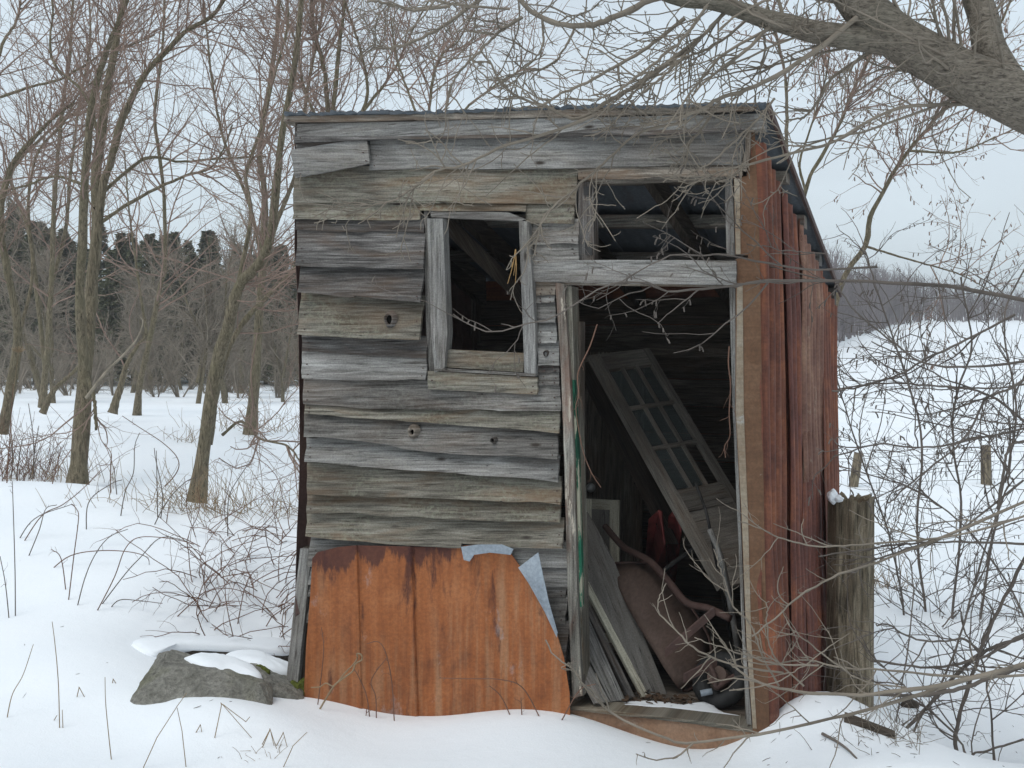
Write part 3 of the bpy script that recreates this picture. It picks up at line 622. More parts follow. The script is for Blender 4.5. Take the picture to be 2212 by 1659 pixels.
# corner flashing
slab('corner_flashing', [c4(1342, 235), c4(1300, 300), c4(1322, 470), c4(1310, 560), c4(1222, 575), c4(1232, 1095), c4(1318, 1100), c4(1320, 1118), c4(1236, 1125), c5(1232, 600), c5(1272, 1300), c6(1306, 800), c6(1350, 1385), c6(1356, 1640), (1664, 1640), (1652, 1200), (1645, 800), (1640, 500), (1630, 280)], -.035, .004, FLASH, shed, 'z')
slab('flashing_edge', [c4(1224, 578), c4(1262, 578), c4(1268, 1092), c4(1236, 1094)], -.0385, .003, FLASHE, shed, 'z')
slab('flashing_edge', [c4(1244, 1300), c4(1282, 1300), c5(1290, 600), c5(1318, 1300), c6(1342, 800), c6(1378, 1390), c6(1352, 1388), c6(1309, 800), c5(1276, 1300), c5(1236, 600)], -.0385, .003, FLASHE, shed, 'z')
slab('corner_trim', [c4(1302, 245), c4(1338, 230), c4(1330, 420), c4(1305, 530), c4(1265, 520), c4(1300, 380)], -.052, .016, WOODS[3], shed, 'z')
prism('rafter_end', [slope_pt(FRt + .06, -.06, -.10), slope_pt(FRt + .28, -.06, -.10), slope_pt(FRt + .28, -.06, -.02), slope_pt(FRt + .06, -.06, -.02)], S * .09, WOODS[3], shed, grain='x')
prism('rafter_end', [Pw(*c1(60, 175), -.06), Pw(*c1(150, 178), -.06), Pw(*c1(150, 215), -.06), Pw(*c1(90, 205), -.06)], S * .1, WOODS[3], shed, grain='x')
# splayed corner board low at the left
beam('corner_board', Pw(664, 1185, .0), Pw(634, 1470, -.06), U * .075, S * .03, WOODS[1], shed)
beam('corner_board', Pw(668, 1180, .06), Pw(652, 1500, .03), U * .06, S * .03, WOOD_DK, shed)
# rusted panel nailed over the lower boards
PX = [c3(*q) for q in [(272, 225), (300, 188), (440, 152), (560, 140), (960, 148), (1280, 158), (1300, 140), (1500, 132), (1700, 150), (1800, 172)]]
nx2, ny2 = 230, 26; V, UV = [], []
bl, br = c3(205, 1420), c3(2028, 1480)
lft = [c3(268, 225), c3(250, 420), c3(225, 700), c3(212, 1000), c3(205, 1420)]; rgt = [c3(1690, 300), c3(1760, 420), c3(1850, 590), c3(1925, 760), c3(1985, 960), c3(2022, 1180), c3(2030, 1480)]
rg = np.random.default_rng(9)
for j in range(ny2):
    fz = j / (ny2 - 1)
    for i in range(nx2):
        fx = i / (nx2 - 1)
        xl = np.interp(fz, np.linspace(0, 1, len(lft)), [p[0] for p in lft]); xr = np.interp(fz, [0, .08, .2, .35, .52, .72, 1], [p[0] for p in rgt])
        xx = xl + (xr - xl) * fx; yt = np.interp(xx, [p[0] for p in PX], [p[1] for p in PX]); yb = bl[1] + (br[1] - bl[1]) * fx
        if fx > .93: yt = max(yt, c3(0, 150 + (fx - .93) / .07 * 140)[1])
        yy_ = yt + (yb - yt) * fz
        s1, s2 = c3(575 + 40 * fz, 0)[0], c3(950 + 45 * fz, 0)[0]
        rib = .013 / (1 + math.exp((xx - s1) / .8)) + .014 / (1 + math.exp((xx - s2) / .8)) + .006 * math.exp(-((xx - s1 + 6) / 4.) ** 2) + .007 * math.exp(-((xx - s2 + 6) / 4.) ** 2) + .005 * math.exp(-((xx - c3(1440, 0)[0]) / 5.) ** 2) - .018
        wv_ = .010 * math.sin(xx / 31 + 1.5 * fz) + .008 * math.sin(xx / 70. + 3) + (.02 * fx * fz)
        V.append(Pw(xx, yy_, -.078 - rib - wv_)); UV.append((xx / 430, yy_ / 430))
N = len(V); V = np.array(V); Fc = [(j * nx2 + i, j * nx2 + i + 1, (j + 1) * nx2 + i + 1, (j + 1) * nx2 + i) for j in range(ny2 - 1) for i in range(nx2 - 1)]
rim = list(range(nx2)) + [r_ * nx2 + nx2 - 1 for r_ in range(1, ny2)] + [(ny2 - 1) * nx2 + i for i in range(nx2 - 2, -1, -1)] + [r_ * nx2 for r_ in range(ny2 - 2, 0, -1)]
panel = part('metal_patch', np.vstack([V, V + S * .003]), Fc + [tuple(N + z for z in q[::-1]) for q in Fc] + [(a, a + N, b + N, b) for a, b in zip(rim, rim[1:] + rim[:1])], RUSTP, shed, np.array(UV + UV), smooth=False, label='orange rusted sheet metal patch with a folded back grey corner')
def grid3(rows): return np.array([p for r_ in rows for p in r_])
fl = [[Pw(*c3(1672, 292), -.115), Pw(*c3(1740, 240), -.125), Pw(*c3(1808, 188), -.118)],
      [Pw(*c3(1745, 402), -.113), Pw(*c3(1795, 370), -.15), Pw(*c3(1838, 330), -.135)],
      [Pw(*c3(1850, 590), -.112), Pw(*c3(1868, 560), -.15), Pw(*c3(1882, 530), -.14)],
      [Pw(*c3(1935, 770), -.112), Pw(*c3(1938, 750), -.125), Pw(*c3(1940, 735), -.12)]]
V = grid3(fl); N = 12
Fc = [(j * 3 + i, j * 3 + i + 1, j * 3 + i + 4, j * 3 + i + 3) for j in range(3) for i in range(2)]
part('folded_corner', np.vstack([V, V + S * .003]), Fc + [tuple(q + N for q in f[::-1]) for f in Fc], GALV, panel, np.array([[p @ U, p[2]] for p in np.vstack([V, V])]), smooth=True)
slab('bare_zinc_strip', [c3(1282, 150), c3(1400, 134), c3(1560, 134), c3(1640, 165), c3(1620, 205), c3(1480, 190), c3(1370, 205), c3(1340, 250), c3(1300, 240)], -.112, .002, GALV, panel)

# ------------------------------------------------------------------ things stored in the shed
def quad_thing(name, label, cat, pts, ext, mat, group=None):
    base = min(pts, key=lambda q: q[2]); o = thing(name, label, cat, tuple(base), group)
    prism('board', pts, ext, mat, o); return o
def simple(name, label, cat, pts, ext, mat, group=None):
    o = prism(name, pts, ext, mat, None); o['label'] = label; o['category'] = cat
    if group: o['group'] = group
    return o
fz = FZ + .002
def Fl(x, y): return Pz(x, y, fz)
def on_plane(px, A, B_, Cc):
    n = np.cross(B_ - A, Cc - A); r = ray(*px); return CAM + r * (((A - CAM) @ n) / (r @ n))
pa, pb2, pc = Fl(*c6(640, 1172)), Fl(*c6(765, 1150)), Pw(*c6(225, -90), .80)
def leaner(name, label, cat, px, off, th, mat):
    n = np.cross(pb2 - pa, pc - pa); n /= np.linalg.norm(n); n = n if n @ (CAM - pa) > 0 else -n
    o_ = -n * off; return simple(name, label, cat, [on_plane(c6(*q), pa - o_, pb2 - o_, pc - o_) for q in px], -n * th, mat)
leaner('plywood_panel', 'wide grey plywood panel leaning inside the doorway beside the wheelbarrow', 'panel', [(95, 175), (110, -40), (225, -90), (400, 230), (600, 740), (765, 1150), (640, 1172), (420, 770), (185, 340)], 0, .014, PLY)
leaner('batten', 'slim cream painted batten leaning against the grey plywood panel', 'batten', [(100, 222), (150, 232), (642, 1166), (600, 1174)], .035, .02, CREAM)
leaner('plank', 'narrow dark grey plank leaning just left of the cream batten', 'plank', [(100, 352), (160, 372), (552, 1180), (512, 1186)], .065, .02, WOODS[2])
leaner('plank', 'broad pale weathered plank leaning low by the green edged door jamb', 'plank', [(100, 440), (170, 500), (480, 1192), (385, 1206), (100, 650)], .095, .022, WOODS[1])
leaner('plank', 'short grey plank lowest in the leaning pile by the door jamb', 'plank', [(100, 740), (160, 800), (375, 1208), (280, 1214), (100, 890)], .13, .022, WOODS[0])
# glazed door leaning across
gd = thing('glazed_door', 'old nine-pane glazed door leaning askew inside the shed', 'door')
O_ = Pw(*c5(235, 210), 1.15); TRp = Pw(*c5(665, 195), 1.50); BLp = Pw(*c5(1130, 1800), .62)
ax = BLp - O_; Ld = np.linalg.norm(ax); ax /= Ld
ay = TRp - O_; ay -= (ay @ ax) * ax; Wd = np.linalg.norm(ay); ay /= Wd; Wd *= 1.0
an = np.cross(ax, ay); an = an if an @ S > 0 else -an
def dq(a0, a1, b0, b1, nm, th=.034, dn=0., mat=DOORP, par=gd):
    A = [O_ + ax * a0 + ay * b0 + an * dn, O_ + ax * a1 + ay * b0 + an * dn, O_ + ax * a1 + ay * b1 + an * dn, O_ + ax * a0 + ay * b1 + an * dn]
    return prism(nm, A, an * th, mat, par)
sw = .075; a_top = .12; a_bot = Ld * .62
dq(0, Ld, 0, sw, 'stile', .036); dq(0, Ld, Wd - .05, Wd, 'stile')
dq(0, a_top, sw, Wd - .05, 'rail', .032, .001); dq(a_bot, a_bot + .14, sw, Wd - .05, 'rail', .032, .001); dq(Ld - .16, Ld, sw, Wd - .05, 'rail', .032, .001)
dq(a_bot + .14, Ld - .16, sw, Wd - .05, 'panel', .012, .012)
rows_ = np.linspace(a_top, a_bot, 4); cols_ = np.linspace(sw, Wd - .05, 4)
for q in cols_[1:3]: dq(a_top, a_bot, q - .011, q + .011, 'muntin', .026, .004)
for q in rows_[1:3]: dq(q - .012, q + .012, sw, Wd - .05, 'muntin', .028, .003)
for i in range(3):
    for j in range(3):
        if (i, j) == (2, 2): continue
        dq(rows_[i] + .013, rows_[i + 1] - .013, cols_[j] + .012, cols_[j + 1] - .012, 'pane', .003, .016, GLASSM)
simple('slab_door', 'dark flat door leaning behind the glazed door', 'door',
       [Pw(*c5(130, 270), 1.42), Pw(*c5(330, 240), 1.75), Pw(*c5(960, 1500), 1.35), Pw(*c5(760, 1500), 1.02)], S * .03, WOOD_DK)
od = thing('panel_door', 'old wooden door with a white round knob standing at the back of the shed', 'door')
prism('leaf', [L(1.72, 2.05, FZ), L(1.18, 2.05, FZ), L(1.18, 2.12, 1.75), L(1.72, 2.12, 1.75)], S * .03, WOODS[3], od, grain='z')
bmk = bmesh.new(); bmesh.ops.create_uvsphere(bmk, u_segments=16, v_segments=10, radius=.032)
me = bpy.data.meshes.new('knob'); bmk.to_mesh(me); bmk.free(); me.polygons.foreach_set('use_smooth', [True] * len(me.polygons))
kb = link('knob', me, PORC, od); kp = Pw(*c5(245, 1115), 2.03); kb.location = kp
beam('knob_stem', kp, kp + S * .06, U * .015, Zv * .015, IRON, od)
wf = thing('cabinet_door', 'small white framed cabinet door standing on edge behind the plywood panel', 'cabinet door')
cf = [Pw(*c5(190, 1190), 1.3), Pw(*c5(440, 1202), 1.3), Pw(*c5(425, 1560), 1.3), Pw(*c5(190, 1560), 1.3)]
cA, cB = cf[0], cf[1]; ex = (cB - cA); wl = np.linalg.norm(ex); ex /= wl; hh = cf[0][2] - FZ
for (a0, a1, b0, b1, nm) in [(0, .06, 0, hh, 'stile'), (wl - .06, wl, 0, hh, 'stile'), (.06, wl - .06, 0, .06, 'rail'), (.06, wl - .06, hh - .06, hh, 'rail')]:
    prism(nm, [cA + ex * a0 - Zv * b0, cA + ex * a1 - Zv * b0, cA + ex * a1 - Zv * b1, cA + ex * a0 - Zv * b1], S * .02, CREAM, wf)
prism('panel', [cA + ex * .06 - Zv * .06, cA + ex * (wl - .06) - Zv * .06, cA + ex * (wl - .06) - Zv * (hh - .06), cA + ex * .06 - Zv * (hh - .06)], S * .008, PLY, wf)
simple('broken_board', 'red painted board with a jagged split end, the one with a bare wood scar', 'board',
       [Pw(*c5(640, 1330), .95), Pw(*c5(705, 1268), .95), Pw(*c5(728, 1280), .95), Pw(*c5(750, 1500), .95), Fl(*c6(760, 560)), Fl(*c6(590, 560))], S * .025, REDP)
simple('broken_board', 'narrower red painted broken board next to the leaning glazed door', 'board',
       [Pw(*c5(775, 1310), 1.0), Pw(*c5(812, 1262), 1.0), Pw(*c5(868, 1330), 1.0), Pw(*c5(860, 1430), 1.0), Fl(*c6(800, 540)), Fl(*c6(745, 540))], S * .02, REDP)
def tube_obj(name, pts, r_, mat, parent, k=10, n=16, rend=None, cap=True, **kw):
    P, Rr = stem(pts, r_, r_ if rend is None else rend, n); V, Q = tubes([(P, Rr, k)]); V = V - (root_off(parent) if parent is not None else 0)
    Fc = [tuple(q) for q in Q] + ([tuple(range(k - 1, -1, -1)), tuple(range((n - 1) * k, n * k))] if cap else [])
    me = bpy.data.meshes.new(name); me.from_pydata([tuple(v) for v in V], [], Fc)
    l = me.uv_layers.new(name='UVMap'); idx = np.zeros(len(me.loops), dtype=np.int32); me.loops.foreach_get('vertex_index', idx)
    ring = np.arange(len(V)) // k; seg_l = np.linalg.norm(np.diff(P[0], axis=0), axis=1).sum() / (n - 1)
    uvv = np.stack([ring * seg_l, (np.arange(len(V)) % k) / k * 2 * math.pi * r_], 1); l.data.foreach_set('uv', uvv[idx].astype(np.float32).ravel())
    me.polygons.foreach_set('use_smooth', [len(f) == 4 for f in Fc]); me.update()
    return link(name, me, mat, parent, **kw)
wb = thing('wheelbarrow', 'rusty brown wheelbarrow tipped up on end in the shed doorway', 'wheelbarrow', tuple(Fl(*c6(950, 1150))))
# tray: a shallow dished pan, its underside towards the doorway
tray_out = mapc(c6, [(412, 262), (560, 258), (690, 275), (830, 430), (960, 610), (1045, 760), (1065, 900), (1000, 1040), (890, 1130), (800, 1000), (700, 830), (590, 660), (490, 480), (430, 350)])
wts = [.66, .70, .74, .70, .66, .62, .56, .46, .36, .38, .42, .48, .55, .61]
outer = np.array([Pw(x, y, q + .16) for (x, y), q in zip(tray_out, wts)]); cen = outer.mean(0)
mid_ = cen + (outer - cen) * .82 - S * .13; inn = cen + (outer - cen) * .45 - S * .17
n_ = len(outer); V = np.vstack([outer, outer * .5 + mid_ * .5 - S * .03, mid_, inn, (cen - S * .175)[None]])
Fc = [(r_ * n_ + i, r_ * n_ + (i + 1) % n_, (r_ + 1) * n_ + (i + 1) % n_, (r_ + 1) * n_ + i) for r_ in range(3) for i in range(n_)] + [(3 * n_ + i, 3 * n_ + (i + 1) % n_, 4 * n_) for i in range(n_)]
trayo = part('tray', V, Fc, BARROW, wb, np.array([[p @ U, p[2]] for p in V]), smooth=True)
sm = trayo.modifiers.new('thickness', 'SOLIDIFY'); sm.thickness = .004
tube_obj('tray_rim', list(outer) + [outer[0]], .009, PIPE, wb, 6, 60)
tube_obj('handle', [Pw(*c6(345, 10), 1.05), Pw(*c6(420, 100), .95), Pw(*c6(490, 165), .85), Pw(*c6(650, 250), .72), Pw(*c6(780, 390), .62), Pw(*c6(900, 530), .52), Pw(*c6(1050, 570), .46), Pw(*c6(1200, 640), .42)], .019, PIPE, wb, 12, 40)
tube_obj('handle', [Pw(*c6(1040, 100), .95), Pw(*c6(760, 300), .95), Pw(*c6(690, 420), .85)], .013, IRON, wb, 10, 14)
beam('leg', Pw(*c6(760, 870), .36), Pw(*c6(1085, 590), .42), U * .012, Zv * .045, PIPE, wb)
beam('leg', Pw(*c6(885, 1045), .30), Pw(*c6(1100, 935), .36), U * .012, Zv * .045, PIPE, wb)
tube_obj('fork', [Pw(*c6(1060, 960), .33), Pw(*c6(1095, 1040), .30), Pw(*c6(1105, 1110), .28), Pw(*c6(1180, 1060), .33), Pw(*c6(1280, 1000), .40)], .014, PIPE, wb, 8, 20)
wc = Pw(*c6(1130, 1200), .38); rw = .15
ang_ = np.linspace(0, 2 * math.pi, 33)[:-1]; e1_ = (U * .9 + Zv * .15 + S * .3); e1_ /= np.linalg.norm(e1_); nn_ = np.cross(e1_, Zv * .8 + S * .6); nn_ /= np.linalg.norm(nn_); e2_ = np.cross(nn_, e1_)
V = []; Fc = []
for a in ang_:
    for b in np.linspace(0, 2 * math.pi, 11)[:-1]:
        rr2 = rw - .045 + .045 * math.cos(b); V.append(wc + (e1_ * math.cos(a) + e2_ * math.sin(a)) * rr2 + nn_ * .04 * math.sin(b))
V = np.array(V); V[:, 2] = V[:, 2] - V[:, 2].min() + FZ
for i in range(32):
    for j in range(10): Fc.append((i * 10 + j, i * 10 + (j + 1) % 10, ((i + 1) % 32) * 10 + (j + 1) % 10, ((i + 1) % 32) * 10 + j))
whl = part('wheel', V, Fc, RUBBER, wb, np.zeros((len(V), 2)), smooth=True)
wc2 = V.mean(0); tube_obj('hub', [wc2 - nn_ * .06, wc2 + nn_ * .06], .05, BARROW, whl, 12, 3)
tube_obj('axle', [Pw(*c6(995, 1150), .26), Pw(*c6(1075, 1135), .28)], .016, GALV, wb, 8, 4)
pl = tube_obj('pole', [Pw(*c5(1060, 1400), .40), Pw(*c5(1160, 1700), .36), Fl(*c6(1290, 1080))], .016, WOODS[1], None, 8, 12); pl['label'] = 'slim bare grey pole leaning beside the rusted door corner'; pl['category'] = 'pole'
pl2 = tube_obj('iron_rod', [Pw(*c5(960, 1080), .62), Pw(*c5(1005, 1200), .58), Pw(*c5(1060, 1400), .5), Fl(*c6(1220, 900))], .008, IRON, None, 8, 12); pl2['label'] = 'thin black iron rod leaning over the lower panes of the glazed door'; pl2['category'] = 'rod'
# dead leaves and blown-in snow on the threshold
V, Fc = [], []; rl = np.random.default_rng(4)
for i in range(110):
    a, b = c6(rl.uniform(450, 950), 0)[0], c6(0, rl.uniform(1140, 1230))[1]; b += (a - 1420) * .11
    p = Pz(a, b, FZ + rl.uniform(.012, .05)); e = rl.normal(size=(2, 3)) * .013; e[:, 2] *= .5; k = len(V)
    V += [p - e[0], p + e[1], p + e[0], p - e[1]]; Fc.append((k, k + 1, k + 2, k + 3))
part('leaf_litter', V, Fc, LEAFM, None, label='loose brown dead leaves heaped inside the shed threshold', cat='leaves', kind='stuff')
def blob(name, outline, cz, mat, parent=None, rise=.05, rings=5, sink=.03, seed=1, wob=.08, lift=0., **kw):
    """soft mound over a ground outline (list of 3D points), domed by `rise`"""
    O = catmull(list(outline) + [outline[0]], len(outline) * 5 + 1)[:-1] + Zv * lift; n = len(O); c = O.mean(0); rg = np.random.default_rng(seed); V = [O - Zv * sink]
    for k in range(0, rings):
        f = math.cos((k / rings) * math.pi / 2); f = f ** .8
        h = rise * math.sin((k / rings) * math.pi / 2) ** .8
        V.append(c + (O - c) * f + Zv * (h + (0 if k else 0)))
    V.append((c + Zv * rise)[None]); cnt = rings + 1; V = np.vstack(V)
    V[n:] += rg.normal(size=(len(V) - n, 3)) * rise * wob * .3
    Fc = [(k * n + i, k * n + (i + 1) % n, (k + 1) * n + (i + 1) % n, (k + 1) * n + i) for k in range(cnt - 1) for i in range(n)] + [((cnt - 1) * n + i, (cnt - 1) * n + (i + 1) % n, cnt * n) for i in range(n)]
    Fc.append(tuple(range(n - 1, -1, -1)))
    return part(name, V, Fc, mat, parent, np.zeros((len(V), 2)), smooth=True, **kw)
blob('blown_snow', [Pz(*c6(x, y), FZ + .012) for x, y in [(110, 1235), (300, 1240), (560, 1215), (800, 1235), (960, 1262), (1060, 1225), (1120, 1270), (1200, 1310), (1340, 1340), (1340, 1385), (1000, 1345), (700, 1310), (400, 1275)]], 0, SNOW, None, .03, label='thin drift of snow blown in over the shed threshold', cat='snow')

# ------------------------------------------------------------------ post, fence
pb = at(1834, 1575, 6.35); post = thing('gate_post', 'thick weathered round wooden post close behind the shed corner, snow on top', 'post', (pb[0], pb[1], pb[2] - .15))
ztop = at(1834, 1072, 6.35)[2]; k, rw_ = 40, 14; V, UV = [], []; rg = np.random.default_rng(21)
fl_ = rg.uniform(-1, 1, k); tops = rg.uniform(-.03, .015, k)
for j in range(rw_):
    f = j / (rw_ - 1)
    for i in range(k):
        a = i * 2 * math.pi / k; r_ = (.132 - .006 * f) * (1 + .03 * math.sin(2 * a + 1)) - .009 * max(0, fl_[i]) - .004 * math.sin(9 * a + 2 * f)
        z_ = pb[2] - .2 + (ztop - pb[2] + .2) * f + (tops[i] if j == rw_ - 1 else 0)
        V.append((pb[0] + math.cos(a) * r_, pb[1] + math.sin(a) * r_, z_)); UV.append((z_, a * .13))
for i in range(k):
    a = i * 2 * math.pi / k; V.append((pb[0] + math.cos(a) * .085, pb[1] + math.sin(a) * .085, ztop - .02 + tops[i] * .5)); UV.append((3 + .085 * math.cos(a), .085 * math.sin(a)))
for i in range(k):
    a = i * 2 * math.pi / k; V.append((pb[0] + math.cos(a) * .05, pb[1] + math.sin(a) * .05, ztop - .09)); UV.append((3 + .05 * math.cos(a), .05 * math.sin(a)))
Fc = [(j * k + i, j * k + (i + 1) % k, (j + 1) * k + (i + 1) % k, (j + 1) * k + i) for j in range(rw_ + 1) for i in range(k)] + [tuple((rw_ + 1) * k + i for i in range(k))]
part('shaft', V, Fc, POSTW, post, np.array(UV))
def snowball(name, c, r_, parent, seed, mat=SNOW, sub=3, amp=.25):
    bm = bmesh.new(); bmesh.ops.create_icosphere(bm, subdivisions=sub, radius=1); rg = np.random.default_rng(seed); ph = rg.uniform(0, 6, 6)
    for v in bm.verts:
        n = v.co.normalized(); s = 1 + amp * (math.sin(3 * n.x + ph[0]) * math.sin(2.7 * n.y + ph[1]) + .5 * math.sin(6 * n.z + ph[2]) * math.sin(5 * n.x + ph[3]))
        v.co = Vector((n.x * r_[0] * s, n.y * r_[1] * s, n.z * r_[2] * s))
    me = bpy.data.meshes.new(name); bm.to_mesh(me); bm.free(); me.polygons.foreach_set('use_smooth', [True] * len(me.polygons))
    o = link(name, me, mat, parent); o.location = tuple(np.asarray(c) - (root_off(parent) if parent else 0)); return o
snowball('snow_clump', at(1797, 1073, 6.27), (.032, .035, .036), post, 3); snowball('snow_clump', at(1812, 1077, 6.25), (.03, .03, .018), post, 5)
def fence_post(px, py, Y, top_y, wd, lean, label):
    b = at(px, py, Y); b[2] = zf(b[0], b[1]) - .1; tp = at(px + lean, top_y, Y); o = thing('fence_post', label, 'fence post', tuple(b))
    tube_obj('shaft', [b, tp], wd, POSTW, o, 9, 6, wd * .92); return b, tp
f1 = fence_post(1841, 1052, 17, 978, .075, 14, 'leaning slim grey fence post in the snowy field behind the thick post')
f2 = fence_post(2131, 1047, 17.5, 962, .085, -2, 'upright thicker dark fence post in the snowy field beyond the bushes')
f0 = (at(1560, 1052, 17), at(1566, 978, 17)); f3 = (at(2520, 1047, 18), at(2520, 965, 18))
fw = thing('wire_fence', 'sagging grey wire strung between the field fence posts', 'fence', tuple(f1[0]))
for fr in (.25, .45, .65, .85, .97):
    pts = [a[0] + (a[1] - a[0]) * fr for a in (f1, f2, f3)]
    tube_obj('wire', pts, .004, WIRE, fw, 4, 24)
for i in range(22):
    f = i / 21; a = f1[0] + (f3[0] - f1[0]) * f; b = f1[1] + (f3[1] - f1[1]) * f
    tube_obj('wire', [a + (b - a) * .15, a + (b - a) * .97], .003, WIRE, fw, 3, 3)

# ------------------------------------------------------------------ rocks and log by the left corner
def rock(name, label, pts, seed, amp=.009, group=None):
    base = np.array(pts).mean(0); base[2] = np.array(pts)[:, 2].min(); o = thing(name, label, 'rock', tuple(base))
    bm = bmesh.new()
    for p in pts: bm.verts.new(tuple(p - base))
    r_ = bmesh.ops.convex_hull(bm, input=bm.verts); bmesh.ops.triangulate(bm, faces=bm.faces)
    bmesh.ops.subdivide_edges(bm, edges=bm.edges, cuts=3, use_grid_fill=True); bmesh.ops.smooth_vert(bm, verts=bm.verts, factor=.08, use_axis_x=True, use_axis_y=True, use_axis_z=True)
    bmesh.ops.triangulate(bm, faces=bm.faces); bmesh.ops.subdivide_edges(bm, edges=bm.edges, cuts=1)
    rg = np.random.default_rng(seed); ph = rg.uniform(0, 6, 8); bm.normal_update()
    for v in bm.verts:
        c = v.co; v.co = c + v.normal * amp * (1.6 * math.sin(7 * c.x + ph[4]) * math.sin(8 * c.y + 5 * c.z + ph[5]) + abs(math.sin(11 * c.x + 6 * c.z + ph[6])) * 1.2 + math.sin(17 * c.x + ph[0]) * math.sin(15 * c.z + ph[1]) + .6 * math.sin(31 * c.y + ph[2] + 9 * c.x) * math.sin(36 * c.z + ph[3]) + rg.normal() * .25)
    me = bpy.data.meshes.new('stone'); bm.to_mesh(me); bm.free(); link('stone', me, STONE, o); return o
low = lambda p, z=-.35: np.array([p[0], p[1], z])
top1 = [at(283, 1525, 5.55), at(318, 1450, 5.75), at(340, 1416, 5.95), at(372, 1408, 6.1), at(430, 1424, 6.15), at(572, 1462, 5.95), at(588, 1488, 5.75), at(582, 1535, 5.55), at(480, 1530, 5.5), at(360, 1535, 5.45), at(352, 1436, 5.72), at(420, 1446, 5.72), at(562, 1478, 5.66)]
rk = rock('boulder', 'angular grey boulder half buried in snow left of the shed', top1 + [low(p) for p in top1], 4)
blob('snow_cap', [at(*q) for q in [(*g4(1318, 915), 5.93), (*g4(1420, 885), 6.08), (*g4(1600, 900), 6.1), (*g4(1800, 960), 6.0), (*g4(1890, 1040), 5.82), (*g4(1840, 1068), 5.74), (*g4(1650, 1045), 5.74), (*g4(1450, 985), 5.76)]], 0, SNOW, rk, .055, seed=2, sink=.03, lift=.018)
top2 = [at(*g4(1600, 930), 6.2), at(*g4(1760, 885), 6.4), at(*g4(1980, 925), 6.4), at(*g4(2160, 1010), 6.2), at(*g4(2195, 1100), 5.98), at(*g4(2170, 1200), 5.85), at(*g4(1950, 1130), 5.85), at(*g4(1800, 1040), 5.9), at(*g4(1900, 985), 5.9)]
rk2 = rock('mossy_rock', 'low mossy rock under thick snow tucked against the shed corner', top2 + [low(p) for p in top2], 6)
blob('snow_cap', [at(*q) for q in [(*g4(1580, 910), 6.28), (*g4(1680, 862), 6.45), (*g4(1850, 868), 6.5), (*g4(2000, 930), 6.45), (*g4(2150, 990), 6.32), (*g4(2175, 1035), 6.22), (*g4(2080, 1020), 6.15), (*g4(1930, 990), 6.12), (*g4(1780, 950), 6.15)]], 0, SNOW, rk2, .06, seed=5, sink=.03, lift=.015)
snowball('moss', at(*g4(1870, 965), 6.02), (.045, .03, .03), rk2, 8, MOSS, 3, .5)
snowball('moss', at(*g4(2145, 1085), 6.0), (.04, .035, .05), rk2, 9, MOSS, 3, .5)
lg = thing('timber', 'dark rotting timber with a long loaf of snow on top behind the boulder', 'timber', tuple(at(480, 1440, 6.7)))
prism('beam', [at(340, 1398, 6.55), at(400, 1398, 6.62), at(640, 1408, 6.9), at(640, 1480, 6.9), at(400, 1440, 6.62), at(330, 1425, 6.52)], np.array([.05, .14, 0]), WOOD_DK, lg)
blob('snow_cap', [at(*q) for q in [(*g4(940, 785), 6.5), (*g4(985, 752), 6.72), (*g4(1200, 735), 6.9), (*g4(1700, 742), 7.05), (*g4(2070, 750), 7.1), (*g4(2070, 835), 6.8), (*g4(1800, 818), 6.72), (*g4(1300, 800), 6.55), (*g4(1130, 850), 6.4), (*g4(1020, 838), 6.4)]], 0, SNOW, lg, .05, seed=7, sink=.012)
# buried plank and twig on the right
bp_ = beam('buried_plank', ground_px(*g8(425, 1388)) + np.array([0, 0, .01]), ground_px(*g8(705, 1495)) + np.array([0, 0, .01]), np.array([.02, .05, 0]), Zv * .03, WOOD_DK, None); bp_['label'] = 'thin dark plank edge showing through the snow beside the thick post'; bp_['category'] = 'plank'
br_ = ground_px(*g8(785, 1325)); bk = snowball('bark_chunk', br_ + np.array([0, 0, .02]), (.045, .03, .03), None, 12, WOOD_DK); bk['label'] = 'small brown chunk of bark lying on the snow right of the thick post'; bk['category'] = 'bark'
P, Rr = stem([ground_px(*g8(300, 1493)) + Zv * .02, ground_px(*g8(370, 1530)) + Zv * .02, ground_px(*g8(440, 1580)) + Zv * .02, ground_px(*g8(495, 1622)) + Zv * .01], .007, .004, 10)
V, Q = tubes([(P, Rr, 6)]); link('fallen_twig', mesh_np('fallen_twig', V, Q, smooth=True), TWIGD, None, 'single dark twig lying on the snow drift by the shed corner', 'twig')

# ------------------------------------------------------------------ trees
def drift(n, rg, amp): return np.cumsum(smooth_noise(n, rg, 3)) * amp
def px_stem(pts, Y, wa, wb_, rg, n=22, slope=None, pw=.9, jit=.004):
    sl = rg.uniform(-.25, .25) if slope is None else slope
    L_ = abs(pts[-1][1] - pts[0][1]) / F * Y + abs(pts[-1][0] - pts[0][0]) / F * Y
    P3 = [at(p[0], p[1], (p[2] if len(p) > 2 else Y) + (sl * L_ * i / (len(pts) - 1))) for i, p in enumerate(pts)]
    P = catmull(P3, n); P = P + np.stack([drift(n, rg, jit * .5), drift(n, rg, jit), drift(n, rg, jit * .5)], 1) * (Y / 12) * np.linspace(0, 1, n)[:, None]
    f = np.linspace(0, 1, n) ** pw; k_ = Y / F / 2
    P = P + rg.normal(size=(n, 3)) * jit * .45 * (Y / 12) * np.minimum(1, np.linspace(0, 3, n))[:, None]
    return P[None], ((wa + (wb_ - wa) * f) * k_ * (1 + .07 * np.clip(rg.normal(size=n), -1.5, 1.5) * (jit > .003)))[None]
def length(groups): return sum(np.linalg.norm(np.diff(P, axis=1), axis=2).sum() for P, *_ in groups)
